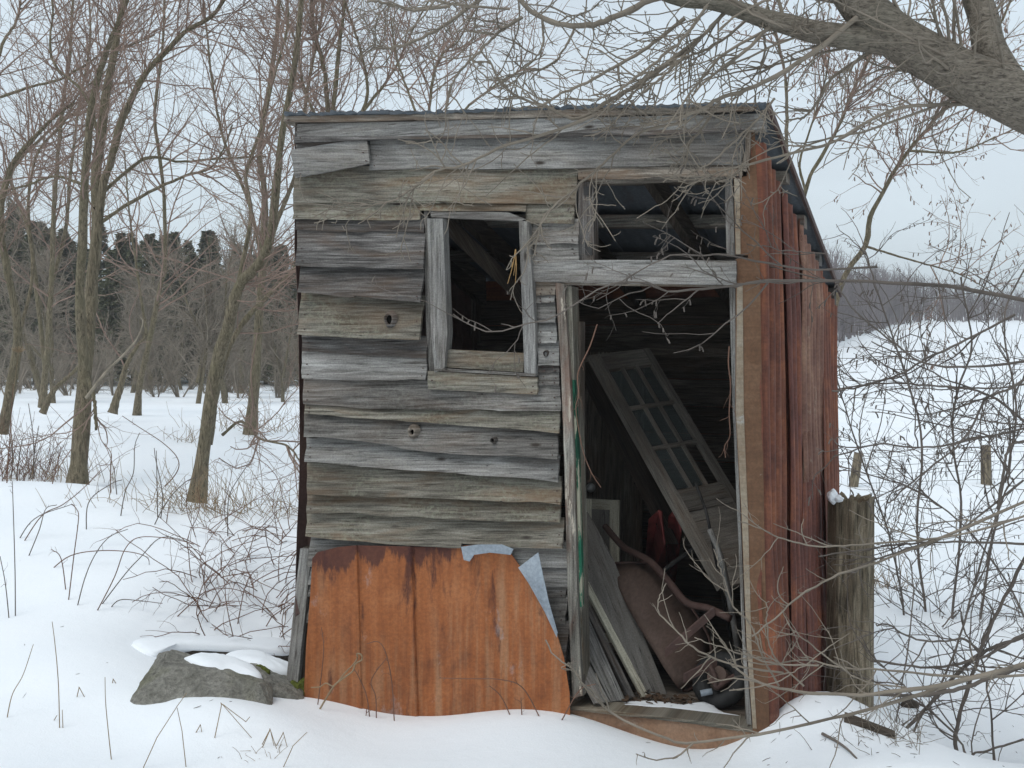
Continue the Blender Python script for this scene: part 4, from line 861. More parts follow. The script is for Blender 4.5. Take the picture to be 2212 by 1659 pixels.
def build_tree(name, label, base, stems, crown, trunk_mat, crown_mat, cat='tree', group=None, k=9, n1='trunk', n2='crown'):
    o = thing(name, label, cat, tuple(base), group)
    V, Q = tubes([(P, Rr, k) for P, Rr, *_ in stems]); link(n1, mesh_np(n1, V - base, Q, smooth=True), trunk_mat, o)
    V, Q = tubes(crown); link(n2, mesh_np(n2, V - base, Q, smooth=True), crown_mat, o)
    return o
def make_crown(rg, stems, d1, l1, r1, m2, l2, r2, m3, l3, r3, t0=.25, up=.06, wig=.16, catk=0, r_min=.0):
    Ln = length(stems); a = spawn(rg, stems, int(Ln * d1), t0, 1, l1, (.5, 1.15), 8, r1, up=up, wig=wig * .8)
    base = [a] + [(P, Rr) for P, Rr, *_ in stems]
    b = spawn(rg, [a, a] + [(P[:, n_ // 2:], Rr[:, n_ // 2:]) for P, Rr in [(q[0], q[1]) for q in stems] for n_ in [P.shape[1]]], int(len(a[0]) * m2), .12, 1, l2, (.4, 1.2), 6, r2, up=up * .7, wig=wig)
    c = spawn(rg, [a, b], int(len(b[0]) * m3), .1, 1, l3, (.4, 1.3), 4, r3, r1=r3 * .7, up=.03, wig=wig * 1.2)
    out = [(*a, 5), (*b, 4), (*c, 3)]
    if catk:
        e = spawn(rg, [b, c], catk, .3, 1, (.03, .06), (.8, 1.6), 3, .0065, up=-1.2, wig=.1); e = (e[0], np.full_like(e[1], .0055)); out.append((*e, 4))
    return out
def r_of(seed): return np.random.default_rng(seed)

# --- left foreground stand (traced stems) ---
def stand(label, base_px, Y, stems, seed, d1=7, dens=1., cmat=TWIG, r3=.0020, name='bare_tree', catk=0, t0=.3, group=None):
    rg = r_of(seed); b = at(*base_px, Y); b[2] = zf(b[0], b[1]) - .15; S_ = []
    for pts, wa, wb_ in stems: 
        P, Rr = px_stem(pts, Y, wa * .76, wb_ * .72, rg, n=34, jit=.006)
        if not S_: zr = P[0, :, 2] - b[2] - .15; Rr = Rr * (1 + .55 * np.exp(-np.maximum(zr, 0) / .22))[None]
        S_.append((P, Rr))
    k_ = Y / 12
    cr = make_crown(rg, S_, d1 * dens / k_, (.5 * k_, 1.8 * k_), .0085 * k_, 4.0 * dens, (.25 * k_, .9 * k_), .0035 * k_, 3.4, (.1 * k_, .36 * k_), r3 * k_, t0=t0, catk=catk)
    return build_tree(name, label, b, S_, cr, BARK, cmat, group=group)
stand('tall multi-stemmed bare tree with furrowed trunk rising from the snow ridge', (168, 1060), 12, [
    ([(165, 1075), (178, 900), (184, 800), (192, 700), (200, 600), (210, 492), (207, 390), (216, 300), (228, 210), (246, 120), (255, 60), (267, 0), (285, -160), (300, -360)], 46, 14),
    ([(182, 800), (172, 640), (178, 520), (182, 400), (192, 270), (207, 180), (228, 120), (249, 75), (300, -60), (340, -250)], 30, 10),
    ([(196, 640), (219, 420), (240, 345), (258, 270), (282, 216), (312, 162), (345, 126), (396, 72), (450, 39), (480, 0), (560, -120)], 26, 9),
    ([(205, 450), (219, 420), (285, 360), (327, 336), (390, 348), (450, 339), (570, 333)], 13, 5),
    ([(219, 480), (285, 435), (390, 381), (450, 360), (480, 330), (510, 264)], 11, 4),
    ([(190, 815), (210, 880, 11.9), (215, 920, 11.9)], 12, 8),
    ([(216, 300), (180, 200), (110, 130), (108, 20), (90, -60)], 11, 4),
    ([(182, 400), (120, 380), (60, 395), (0, 410), (-60, 400)], 9, 4)], 31)
stand('bare tree with a strongly leaning forked trunk and straw at its foot', (425, 1120), 11.3, [
    ([(418, 1130), (444, 940), (468, 787), (492, 712), (516, 622), (555, 577), (585, 517), (600, 400), (612, 300), (640, 150), (660, -50), (680, -250)], 42, 10),
    ([(450, 960), (470, 830), (500, 740), (540, 680), (580, 640), (630, 590), (690, 520), (760, 420)], 24, 8),
    ([(492, 712), (540, 480), (530, 380), (560, 280), (590, 160), (620, 40), (610, -120)], 14, 6),
    ([(480, 940), (520, 910), (560, 945, 10.6), (620, 960, 10.2), (650, 1000, 10)], 9, 4)], 32)
stand('straight bare tree standing in straw behind the leaning forked tree', (545, 940), 15.5, [
    ([(540, 945), (552, 802), (558, 712), (564, 622), (572, 442), (560, 330), (580, 200), (600, 60), (610, -150)], 32, 9),
    ([(560, 640), (590, 500), (640, 360), (660, 200), (690, 40), (720, -160)], 16, 6),
    ([(566, 560), (535, 430), (480, 300), (450, 160), (430, 0)], 12, 5)], 33)
stand('slender bare tree with straight trunk on the second snow rise', (305, 898), 19, [
    ([(295, 905), (302, 830), (322, 740), (345, 620), (355, 560), (350, 400), (330, 250), (345, 80), (350, -100)], 18, 6),
    ([(320, 745), (300, 600), (285, 480), (270, 330)], 9, 4)], 34, dens=.8)
stand('thick bare tree at the end of the stand with several upright stems', (95, 870), 20, [
    ([(92, 880), (98, 800), (105, 700), (112, 560), (118, 430), (130, 300), (150, 150), (160, 0)], 20, 7),
    ([(98, 800), (80, 640), (60, 500), (20, 390), (39, 345), (81, 300), (120, 264), (168, 231)], 14, 6),
    ([(105, 640), (140, 500), (150, 380), (165, 240), (190, 90), (180, -60)], 12, 5)], 35, dens=.9)
stand('bare tree with arching limbs rooted beside the dead reddish stalks', (10, 920), 13.5, [
    ([(5, 935), (25, 830), (40, 720), (20, 600), (0, 480), (18, 390), (39, 345), (81, 300), (120, 264), (168, 231)], 30, 7),
    ([(30, 760), (70, 600), (60, 450), (80, 330), (140, 260), (172, 200), (230, 150)], 12, 4),
    ([(0, 210), (60, 190), (130, 170), (210, 120), (240, 110), (330, 70)], 9, 4),
    ([(10, 500), (-30, 330), (-20, 200), (0, 100), (30, 45), (40, 0)], 14, 6)], 36)
stand('short broken bare tree leaning over on the second snow rise', (250, 885), 17, [
    ([(243, 893), (262, 830), (285, 770), (320, 720)], 22, 8)], 37, d1=3)
stand('weathered grey snag leaning between the thick tree and the ridge', (100, 890), 16, [
    ([(92, 892), (112, 850), (135, 825), (170, 790)], 18, 9)], 38, d1=2)
# --- trees behind the shed roof ---
stand('bushy bare tree with many upright stems just behind the shed roof', (700, 1000), 13, [
    ([(720, 1010), (715, 700), (712, 400), (710, 250), (700, 140), (680, 60), (675, 0), (670, -150)], 20, 8),
    ([(712, 300), (735, 100), (748, 0), (755, -140)], 14, 6),
    ([(716, 330), (790, 220), (780, 110), (755, 30), (728, -60)], 11, 5),
    ([(715, 330), (800, 220), (850, 150), (880, 80), (940, -40)], 10, 5),
    ([(713, 320), (660, 200), (640, 100), (600, 0)], 10, 5)], 40, dens=1.1, cmat=TWIG)
stand('smaller bare tree with fanning branches behind the middle of the shed roof', (935, 1000), 12, [
    ([(930, 1010), (932, 600), (930, 350), (928, 230), (945, 140), (975, 100), (998, 76), (1050, -20)], 14, 4),
    ([(931, 330), (1000, 240), (1060, 190), (1120, 150), (1170, 110)], 9, 3),
    ([(931, 330), (890, 220), (860, 130), (850, 40)], 9, 4)], 41, dens=1.1, cmat=TWIG)
stand('catkin-hung bare tree with a grey leaning stem behind the low end of the roof', (1760, 1000), 9.5, [
    ([(1735, 1010), (1790, 720), (1825, 596), (1870, 532), (1881, 469), (1907, 420), (1937, 367), (1967, 326), (2020, 262), (2080, 180), (2150, 80), (2200, -40)], 20, 6),
    ([(1720, 1010), (1722, 600), (1739, 412), (1772, 337), (1814, 262), (1840, 195), (1880, 100), (1900, -20)], 15, 5),
    ([(1710, 600), (1700, 330), (1700, 225), (1690, 120), (1660, 20), (1640, -80)], 12, 5),
    ([(1740, 415), (1730, 350), (1760, 260), (1790, 160), (1800, 60)], 8, 4),
    ([(1967, 326), (2060, 330), (2130, 310), (2212, 280)], 8, 3),
    ([(1870, 532), (1960, 560), (2060, 590), (2150, 640)], 7, 3)], 42, dens=1.0, cmat=TWIG, catk=1500, t0=.45, r3=.0024)

# --- the big tree whose limbs reach in over the shed ---
rg = r_of(50); MY = 4.3
mb = np.array([2.75, 4.9, 0]); mb[2] = zf(mb[0], mb[1]) - .2
limbs = [px_stem([(2560, 1750, 4.9), (2580, 1200, 4.9), (2570, 760, 4.85), (2530, 470, 4.7)], MY, 150, 130, rg, slope=0, jit=0),
         px_stem([(2540, 540, 4.75), (2400, 330, 4.5), (2212, 222), (2095, 170), (2057, 150), (1945, 86), (1870, 22), (1848, 0), (1790, -90), (1740, -220)], MY, 132, 68, rg, n=30, slope=0, jit=0),
         px_stem([(1960, 92), (1900, 88), (1850, 82), (1757, 68), (1701, 52), (1645, 38), (1592, 19), (1532, 4), (1470, 0), (1380, -30), (1250, -60)], MY, 64, 18, rg, n=30, slope=0, jit=.001),
         px_stem([(2200, 215), (2140, 110), (2125, 40), (2100, -40), (2080, -150)], MY, 74, 52, rg, slope=.1, jit=.001)]
hang = [(g6, [(1250, 100), (1000, 300), (700, 480), (480, 560), (360, 640), (250, 690), (100, 740), (0, 730)], 13, 6),
        (c1, [(2212, 140), (1900, 260), (1560, 360), (1280, 500), (1110, 540), (850, 730), (680, 790), (530, 870)], 8, 3),
        (c4, [(1130, 50), (1000, 250), (920, 350), (900, 470), (770, 590)], 7, 3),
        (c4, [(900, 190), (570, 270), (330, 470), (160, 610), (-70, 800), (-150, 950), (-240, 1070)], 7, 3),
        (c4, [(1500, 30), (1390, 170), (1250, 290), (1080, 430), (900, 490)], 6, 3),
        (g6, [(1990, 590), (1850, 600), (1450, 640), (1100, 830), (700, 950), (500, 1000), (330, 1060), (180, 1130)], 10, 3),
        (g6, [(2150, 350), (2050, 400), (1870, 600)], 7, 4),
        (g5, [(1260, -60), (1100, 50), (900, 190), (700, 290), (600, 300), (500, 290)], 10, 4),
        (g5, [(1380, -60), (1440, 0), (1520, 80), (1700, 155), (1880, 165), (2000, 140), (2212, 60), (2420, -40)], 9, 15),
        (g5, [(2500, 120), (2212, 340), (1830, 560), (1590, 680), (1480, 700)], 10, 4),
        (g5, [(2600, 250), (2212, 540), (2000, 660), (1800, 780), (1580, 700), (1400, 640), (1300, 560), (1150, 330)], 12, 4),
        (g5, [(1790, 180), (1700, 380), (1650, 460), (1540, 570)], 6, 3),
        (g5, [(1580, 130), (1570, 300), (1450, 440), (1310, 545)], 6, 3),
        (g5, [(1450, 110), (1300, 210), (1180, 330), (1000, 520), (940, 700)], 8, 4),
        (g5, [(1370, 60), (980, 30), (800, -10)], 5, 7), (g5, [(980, 40), (740, 60), (600, 20), (400, 0)], 7, 6),
        (g6, [(500, 60), (350, 220), (150, 420), (-40, 560)], 10, 5), (g6, [(390, 30), (250, 220), (0, 430), (-150, 560)], 9, 4),
        (g6, [(1330, 300), (1100, 450), (1040, 560), (950, 680), (830, 720)], 9, 4),
        (g6, [(700, 180), (730, 260), (720, 380), (650, 480)], 7, 3),
        (g6, [(620, 110), (450, 250), (250, 330), (100, 380), (0, 420)], 7, 3)]
hb = []
for f_, pts, wa, wb_ in hang:
    q = mapc(f_, pts); hb.append(px_stem(q, MY + rg.uniform(-.15, .25), wa, wb_, rg, n=34, slope=rg.uniform(-.12, .06), jit=.011))
tw = spawn(rg, hb, 250, .08, 1, (.10, .48), (.5, 1.2), 8, .0030, r1=.0018, up=-.01, wig=.17)
tw2 = spawn(rg, hb + [tw, tw], 560, .1, 1, (.05, .20), (.5, 1.2), 6, .0022, r1=.0016, up=.03, wig=.2)
tw3 = spawn(rg, [tw, tw2], 700, .3, 1, (.02, .06), (.5, 1.2), 3, .0018, r1=.0022, up=.05, wig=.2)
up_ = spawn(rg, limbs[1:], 60, .25, 1, (.3, 1.1), (.5, 1.1), 8, .007, up=.05, wig=.13); up2 = spawn(rg, [up_], 420, .1, 1, (.1, .45), (.5, 1.2), 6, .003, r1=.0017, wig=.18)
MAPLE = build_tree('maple_tree', 'large bare tree with thick mossy grey limbs reaching over the shed roof', mb, limbs,
           [(*q, 6) for q in hb] + [(*tw, 4), (*tw2, 4), (*tw3, 4), (*up_, 5), (*up2, 4)], BARKB, TWIGG, k=18, n2='branches')

# --- thicket of shrubs at the right ---
def shrub(label, base, Y, stems, seed, d1, l1, m2, l2, m3, l3, r=(.004, .0026, .0018), mat=TWIGD, name='shrub', group=None, sl=None, up=.02, catk=0, wig=.17):
    rg = r_of(seed); S_ = [px_stem(mapc(f_, p), Y + rg.uniform(-.2, .2), wa * .72, wb_ * .8, rg, n=30, slope=sl, jit=.011) for f_, p, wa, wb_ in stems]
    b = np.array(base, float); b[2] = zf(b[0], b[1]) - .05
    a = spawn(rg, S_, int(length(S_) * d1), .05, 1, l1, (.4, 1.2), 9, r[0], up=up, wig=wig * .8)
    b2 = spawn(rg, [a] + S_, int(len(a[0]) * m2), .1, 1, l2, (.4, 1.2), 6, r[1], up=up, wig=wig)
    c_ = spawn(rg, [a, b2], int(len(b2[0]) * m3), .1, 1, l3, (.4, 1.2), 4, r[2], up=.02, wig=wig)
    cr = [(*a, 5), (*b2, 4), (*c_, 3)]
    if catk:
        e = spawn(rg, [b2, c_], catk, .3, 1, (.025, .05), (.8, 1.6), 3, .004, up=-1.2, wig=.1); cr.append((e[0], np.full_like(e[1], .0035), 4))
    o = build_tree(name, label, b, S_, cr, mat, mat, 'shrub', group, k=7, n1='stems', n2='twigs'); o.children[1]['kind'] = 'stuff'; return o
ident = lambda x, y: (x, y)
shrub('low shrub whose grey branches sprawl across the rusted corner and doorway', at(2290, 1560, 4.6), 4.5, [
    (c6, [(3400, 900), (2700, 1080), (2212, 1150), (1850, 1150), (1530, 1100), (1300, 1000), (1230, 940)], 16, 5),
    (c6, [(3300, -200), (2700, 60), (2212, 240), (1900, 330), (1650, 470), (1500, 590), (1330, 690)], 10, 4),
    (c6, [(3500, -160), (2800, 60), (2150, 130), (1900, 150), (1700, 130), (1530, 70), (1430, 10), (1270, -45)], 8, 3),
    (c6, [(2010, 740), (1850, 850), (1700, 960), (1530, 1060), (1200, 1135)], 3, 4),
    (c6, [(1530, 1100), (1420, 900), (1340, 680), (1220, 540), (1160, 330), (1110, 190)], 7, 3),
    (c6, [(3000, 1000), (2212, 1240), (1850, 1330), (1500, 1410), (1200, 1450), (870, 1480), (700, 1420), (400, 1300), (200, 1140), (80, 990), (-40, 910), (-120, 800)], 11, 4),
    (c6, [(1560, 1010), (1230, 960), (950, 850), (830, 740), (700, 620), (690, 530), (740, 450)], 7, 3),
    (c6, [(1800, 960), (1500, 940), (1270, 850), (1100, 780), (900, 700)], 6, 3),
    (c6, [(1700, 1100), (1500, 900), (1460, 700), (1480, 560), (1520, 540)], 6, 3),
    (c6, [(3300, 1020), (2800, 1040), (2300, 1000), (2000, 980), (1700, 930), (1420, 960), (1240, 900)], 9, 3),
    (c6, [(2400, 1110), (2100, 1060), (1800, 860), (1600, 680), (1540, 560)], 5, 3)], 61, 5, (.12, .45), 1.8, (.05, .2), 1.2, (.02, .07), mat=TWIGG, sl=0, up=.02)
shrub('leafless bush with long arching stems reaching past the low roof end', at(2330, 1500, 5.2), 5.0, [
    (g7, [(2300, 420), (1659, 290), (1200, 200), (750, 170), (350, 165), (0, 170), (-150, 230)], 15, 5),
    (c4, [(1870, 1275), (1500, 1280), (1250, 1310), (950, 1350), (730, 1360), (600, 1310), (350, 1330), (0, 1540), (-300, 1620), (-480, 1640), (-700, 1530)], 9, 3),
    (c4, [(2200, 1180), (1700, 1200), (1200, 1110), (1000, 1105), (770, 1110), (500, 1260), (350, 1330)], 7, 3),
    (g7, [(2300, 300), (1659, 800), (1400, 930), (1250, 1180), (1000, 1400), (780, 1600)], 9, 4),
    (g7, [(2400, 560), (1659, 680), (1300, 710), (1000, 690), (800, 560), (550, 370), (430, 240)], 9, 4),
    (g7, [(2300, 700), (1659, 820), (1300, 830), (1000, 700), (700, 540)], 7, 3),
    (g7, [(2200, 1000), (1659, 1120), (1300, 1200), (1000, 1250), (700, 1220), (430, 1290)], 8, 4),
    (g7, [(1659, 1200), (1560, 1250), (1500, 1500), (1480, 1659)], 9, 7),
    (g7, [(1600, 380), (1300, 540), (1000, 690), (850, 780), (600, 840), (410, 890)], 8, 5),
    (c4, [(1850, 1090), (1500, 1060), (1290, 1040)], 4, 3)], 62, 3.8, (.2, .9), 2.8, (.1, .45), 1.8, (.04, .14), sl=0, up=.01, catk=200)
shrub('dense dark bush growing from the snow right of the thick post', at(2110, 1659, 5.4), 5.3, [
    (g8, [(1060, 1750), (1060, 1659), (1040, 1470), (1100, 1250), (1180, 1000), (1280, 750), (1420, 460), (1600, 200)], 13, 9),
    (g8, [(600, 1800), (600, 1650), (800, 1400), (1000, 1170), (1180, 1010), (1420, 920), (1650, 850)], 9, 10),
    (g8, [(1140, 1750), (1130, 1659), (1050, 1480), (880, 1320), (700, 1150), (580, 1010)], 8, 4),
    (g8, [(1270, 1750), (1265, 1659), (1230, 1300), (1190, 1080), (1080, 900), (1050, 760), (960, 860)], 7, 4),
    (g8, [(590, 1250), (850, 1250), (1100, 1180), (1420, 1030), (1700, 900)], 10, 14),
    (g8, [(580, 1060), (900, 1100), (1200, 1050), (1420, 930), (1650, 860)], 6, 10),
    (g8, [(1420, 1500), (1100, 1600), (900, 1750)], 7, 6),
    (g8, [(740, 1900), (800, 1480), (950, 1200), (1060, 900), (1180, 450), (1290, 150), (1320, 0), (1320, -300)], 7, 5),
    (g8, [(1180, 1010), (1080, 940), (980, 950), (800, 940), (650, 860), (580, 850)], 8, 4),
    (g8, [(680, 1700), (700, 1480), (790, 900), (800, 520), (650, 300), (560, 140)], 5, 3),
    (g8, [(1500, 420), (1200, 400), (880, 390), (560, 420), (300, 430)], 8, 4),
    (g8, [(1420, 60), (1100, 310), (900, 400), (600, 500), (430, 570)], 7, 4)], 63, 4.6, (.2, .9), 3.0, (.1, .45), 2.2, (.04, .15), sl=0)
shrub('finer leafless bush standing between the thick post and the field fence', at(2080, 1250, 9.0), 8.6, [
    (ident, [(2000, 1440), (2000, 1330), (1980, 1150), (1990, 950), (1950, 800), (1900, 650), (1880, 560)], 9, 4),
    (ident, [(2060, 1440), (2060, 1330), (2080, 1100), (2060, 900), (2100, 740), (2080, 600)], 9, 4),
    (ident, [(2120, 1440), (2120, 1330), (2160, 1100), (2200, 900), (2180, 700), (2240, 560)], 9, 4),
    (ident, [(1960, 1440), (1950, 1300), (1920, 1150), (1870, 1000), (1830, 850), (1812, 760)], 7, 3),
    (ident, [(2240, 1440), (2200, 1300), (2100, 1150), (1980, 1050), (1860, 1010), (1800, 990)], 7, 3),
    (ident, [(2300, 1000), (2150, 860), (2000, 830), (1880, 830), (1800, 850)], 8, 4)], 64, 8, (.3, 1.4), 3.8, (.15, .6), 2.4, (.06, .2), r=(.005, .0032, .0022), catk=500)

# --- copies: bare woodland trees and evergreens behind the stand ---
def proto_bare(seed, h, spread=.35, shrubby=False, dens=1.):
    rg = r_of(seed); S_ = []
    for i in range(5 if shrubby else rg.integers(2, 4)):
        a = rg.uniform(0, 6.28); l_ = h * rg.uniform(.6, 1); sp = spread * l_ * rg.uniform(.3, 1); c0 = np.array([0, 0, -.2]) if (shrubby or i == 0) else np.array([0, 0, h * rg.uniform(.12, .3)])
        e = np.array([math.cos(a) * sp, math.sin(a) * sp, l_]); m = c0 * .5 + e * .5 + rg.normal(size=3) * h * .04
        r_ = (.012 if shrubby else .018 if i == 0 else .011) * h; S_.append(stem([c0, m, e], r_, r_ * .2, 14))
    a = spawn(rg, S_, int(70 * dens), .12, 1, (.12 * h, .36 * h), (.4, 1.2), 7, .0035 * h, up=.05, wig=.17)
    b = spawn(rg, [a] + S_, int(420 * dens), .1, 1, (.05 * h, .17 * h), (.4, 1.2), 5, .0017 * h, wig=.2, up=.03)
    c_ = spawn(rg, [a, b], int(1500 * dens), .1, 1, (.02 * h, .08 * h), (.4, 1.2), 4, .0011 * h, wig=.2)
    V, Q = tubes([(P, Rr, 7) for P, Rr in S_]); t1 = mesh_np('trunk', V, Q, smooth=True); t1.materials.append(BARK if not shrubby else TWIGF)
    V, Q = tubes([(*a, 4), (*b, 3), (*c_, 3)]); t2 = mesh_np('crown', V, Q, smooth=True); t2.materials.append(TWIGF)
    return t1, t2
def place(name, label, cat, group, meshes, p, s, rz, names=('trunk', 'crown')):
    o = thing(name, label, cat, (p[0], p[1], p[2]), group); o.scale = (s, s, s); o.rotation_euler = (0, 0, rz)
    for m, nm in zip(meshes, names): link(nm, m, None, o)
    return o
BP = [proto_bare(100 + i, 6.5) for i in range(4)]; SP = [proto_bare(120 + i, 2.6, .7, True, .8) for i in range(3)]
rp2 = random.Random(8)
for i in range(15):
    Y = rp2.uniform(26, 45); x = (rp2.uniform(-120, 760) - CX) / F * Y; z = float(zf(np.array([x]), np.array([Y]))[0])
    place('bare_tree', 'slim bare woodland tree in front of the evergreen stand', 'tree', 'bare woodland trees before the evergreens', BP[i % 4], (x, Y, z), rp2.uniform(.45, .85) * (Y / 30) ** .6, rp2.uniform(0, 6.28))
for i in range(40):
    Y = rp2.uniform(31, 46); x = (rp2.uniform(-100, 740) - CX) / F * Y; z = float(zf(np.array([x]), np.array([Y]))[0])
    place('shrub', 'grey twiggy shrub at the foot of the evergreen stand', 'shrub', 'twiggy shrubs along the wood edge', SP[i % 3], (x, Y, z), rp2.uniform(.6, 1.15), rp2.uniform(0, 6.28), ('stems', 'twigs'))
def proto_fir(seed, h=8.):
    rg = r_of(seed); V, T = [], []
    P, Rr = stem([(0, 0, -.3), (rg.normal() * .1, rg.normal() * .1, h * .5), (0, 0, h)], .13, .015, 8); tv, tq = tubes([(P, Rr, 7)]); tm = mesh_np('trunk', tv, tq, smooth=True); tm.materials.append(BARK)
    n = 520
    for i in range(n):
        f = rg.uniform(.04, 1) ** .9; z = h * f; rad = (1 - f) ** .95 * h * .29 * rg.uniform(.5, 1.15) + .03; a = rg.uniform(0, 6.283)
        dr = np.array([math.cos(a), math.sin(a), rg.uniform(-.25, .25)]); sd_ = np.array([-math.sin(a), math.cos(a), 0]); o_ = np.array([0, 0, z])
        for s_ in range(9):
            q = rg.uniform(.2, 1); p = o_ + dr * rad * q + np.array([0, 0, -.08 * rad * q * q]); l_ = rg.uniform(.12, .30); e = dr * rg.uniform(.4, 1) + sd_ * rg.uniform(-1, 1) + np.array([0, 0, rg.uniform(-.35, .45)]); e /= np.linalg.norm(e); wv = np.cross(e, rg.normal(size=3)); wv /= np.linalg.norm(wv); k = len(V)
            V += [p - wv * .025, p + e * l_ * .55 + wv * .06, p + e * l_, p + e * l_ * .5 - wv * .06]; T.append((k, k + 1, k + 2, k + 3))
    cm = mesh_np('crown', V, T); cm.materials.append(NEEDLE); return tm, cm
FP = [proto_fir(200 + i) for i in range(3)]
for i in range(62):
    row = i % 2; Y = rp2.uniform(46, 52) + row * 7; x = (-160 + (i // 2) * 30 + rp2.uniform(-14, 14) - CX) / F * Y; z = float(zf(np.array([x]), np.array([Y]))[0])
    px_ = x / Y * F + CX; want = np.interp(px_, [-100, 60, 200, 330, 450, 560, 700, 900], [420, 470, 505, 495, 500, 510, 500, 560])
    hh_ = (EYE + (HY - want - (0 if row else 20)) / F * Y - z) * rp2.uniform(.84, 1.05)
    o = place('evergreen_tree', 'dark evergreen tree in the dense wood across the snow', 'tree', 'evergreens of the far left wood', FP[i % 3], (x, Y, z), max(.4, hh_ / 8.), rp2.uniform(0, 6.28)); o.scale = (o.scale[0] * 1.05, o.scale[1] * 1.05, o.scale[2])

# --- far wood on the right hillside: one mass ---
rg = r_of(70); N_ = 900; px_ = rg.uniform(1700, 2420, N_); Yt = rg.uniform(150, 185, N_); near_ = rg.uniform(size=N_) < .35
px_[near_] = rg.uniform(1690, 1960, near_.sum()); Yt[near_] = np.interp(px_[near_], [1690, 1800, 1960], [75, 95, 150]) + rg.uniform(-4, 14, near_.sum())
ex_ = 650; px_ = np.concatenate([px_, rg.uniform(-1500, 1700, ex_ * 3 // 4), rg.uniform(2420, 4200, ex_ - ex_ * 3 // 4)]); Yt = np.concatenate([Yt, rg.uniform(120, 180, ex_)]); N_ += ex_
Xt = (px_ - CX) / F * Yt; Zt = zf(Xt, Yt); Ht = rg.uniform(.65, 1.05, N_) * np.interp(px_, [1500, 1700, 1850, 1960, 2080, 2212, 2420], [13, 9, 7.5, 7.0, 5.2, 4.0, 4.5])
b0 = np.stack([Xt, Yt, Zt - .3], 1); b1 = b0 + np.stack([rg.normal(size=N_) * .5, rg.normal(size=N_) * .4, Ht], 1)
st_ = (np.stack([b0, (b0 + b1) / 2 + rg.normal(size=(N_, 3)) * .15, b1], 1), np.stack([np.full(N_, .10), np.full(N_, .07), np.full(N_, .02)], 1))
a = spawn(rg, [st_], N_ * 14, .15, 1, (1.0, 2.6), (.3, 1.0), 4, .035, up=.12, wig=.15); b = spawn(rg, [a], N_ * 22, .1, 1, (.4, 1.1), (.3, 1.1), 3, .024, up=.08, wig=.2)
V, Q = tubes([(*st_, 4), (*a, 3), (*b, 3)]); link('far_wood', mesh_np('far_wood', V, Q), FARW, None, 'grey violet leafless wood along the top of the snowy hill', 'wood', kind='stuff')

# ------------------------------------------------------------------ weeds, straw and brambles in the snow
def weed(f_, pts, wpx, label, cat, group, mat, name, seed, side=0, slen=(.03, .1), sl=0., lin=False):
    rg = r_of(seed); q = mapc(f_, pts); g = ground_px(*q[0]); Y = g[1]
    P3 = [g - Zv * .06] + [at(x, y, Y + sl * (i + 1)) for i, (x, y) in enumerate(q[1:])]
    if lin: P3 = [q_ for a_, b_ in zip(P3, P3[1:]) for q_ in (a_, a_ * .5 + b_ * .5, a_ * .06 + b_ * .94)] + [P3[-1]]
    k_ = Y / F / 2; P, Rr = stem(P3, wpx * k_, wpx * .6 * k_, max(8, 5 * len(P3))); G = [(P, Rr, 5)]
    if side: e = spawn(rg, [(P, Rr)], side, .35, 1, slen, (.4, 1.1), 4, wpx * .4 * k_, wig=.3); G.append((*e, 3))
    V, Q = tubes(G); o = link(name, mesh_np(name, V - g, Q, smooth=True), mat, None, label, cat, group); o.location = tuple(g)
UPS = ('upright dark dry stem poking straight out of the snow slope', 'weed', 'upright dry stems in the snow'); ARC = ('arching brown bramble cane bowing over the snow slope', 'bramble', 'arching canes on the snow slope'); BENT = ('dry straw stalk snapped over into a bent angle in the snow', 'straw', 'bent straw stalks in the near snow'); STR = ('single straight straw stalk standing in the near snow', 'straw', 'straight straw stalks in the near snow')
RUS = ('slim reddish dead stalk standing in the rusty clump on the snow ridge', 'weed', 'dead stalks in the rusty clump')
i_ = 300
for p in [[(110, 1680), (108, 1350), (95, 900), (88, 700)], [(70, 1690), (40, 1450), (0, 1240)], [(485, 1555), (530, 1250), (565, 970), (550, 900), (515, 865)], [(540, 1600), (610, 1400), (690, 1220), (790, 1100), (920, 1045)], [(860, 950), (900, 780), (960, 640), (970, 450), (1005, 350)], [(795, 790), (795, 600), (800, 500), (740, 420)], [(845, 800), (820, 590)], [(1150, 970), (1170, 800), (1120, 540), (1110, 460)], [(1190, 1000), (1220, 850)], [(1135, 960), (1130, 700), (1125, 480)], [(1640, 1100), (1640, 900), (1660, 780), (1730, 660), (1800, 560)], [(1460, 1450), (1480, 1280)], [(180, 1245), (280, 1060), (330, 900), (410, 870)], [(245, 690), (240, 400), (205, 140)], [(45, 715), (70, 400), (95, 0)], [(110, 690), (150, 450), (170, 380)], [(195, 690), (290, 450)], [(365, 720), (440, 450)], [(225, 690), (250, 480), (280, 300)], [(75, 690), (90, 520), (60, 330)]]:
    i_ += 1; weed(g3, p, 2.6, *(UPS if i_ < 315 else RUS), TWIGD if i_ % 3 else STEMR, 'dry_weed', i_, side=3)
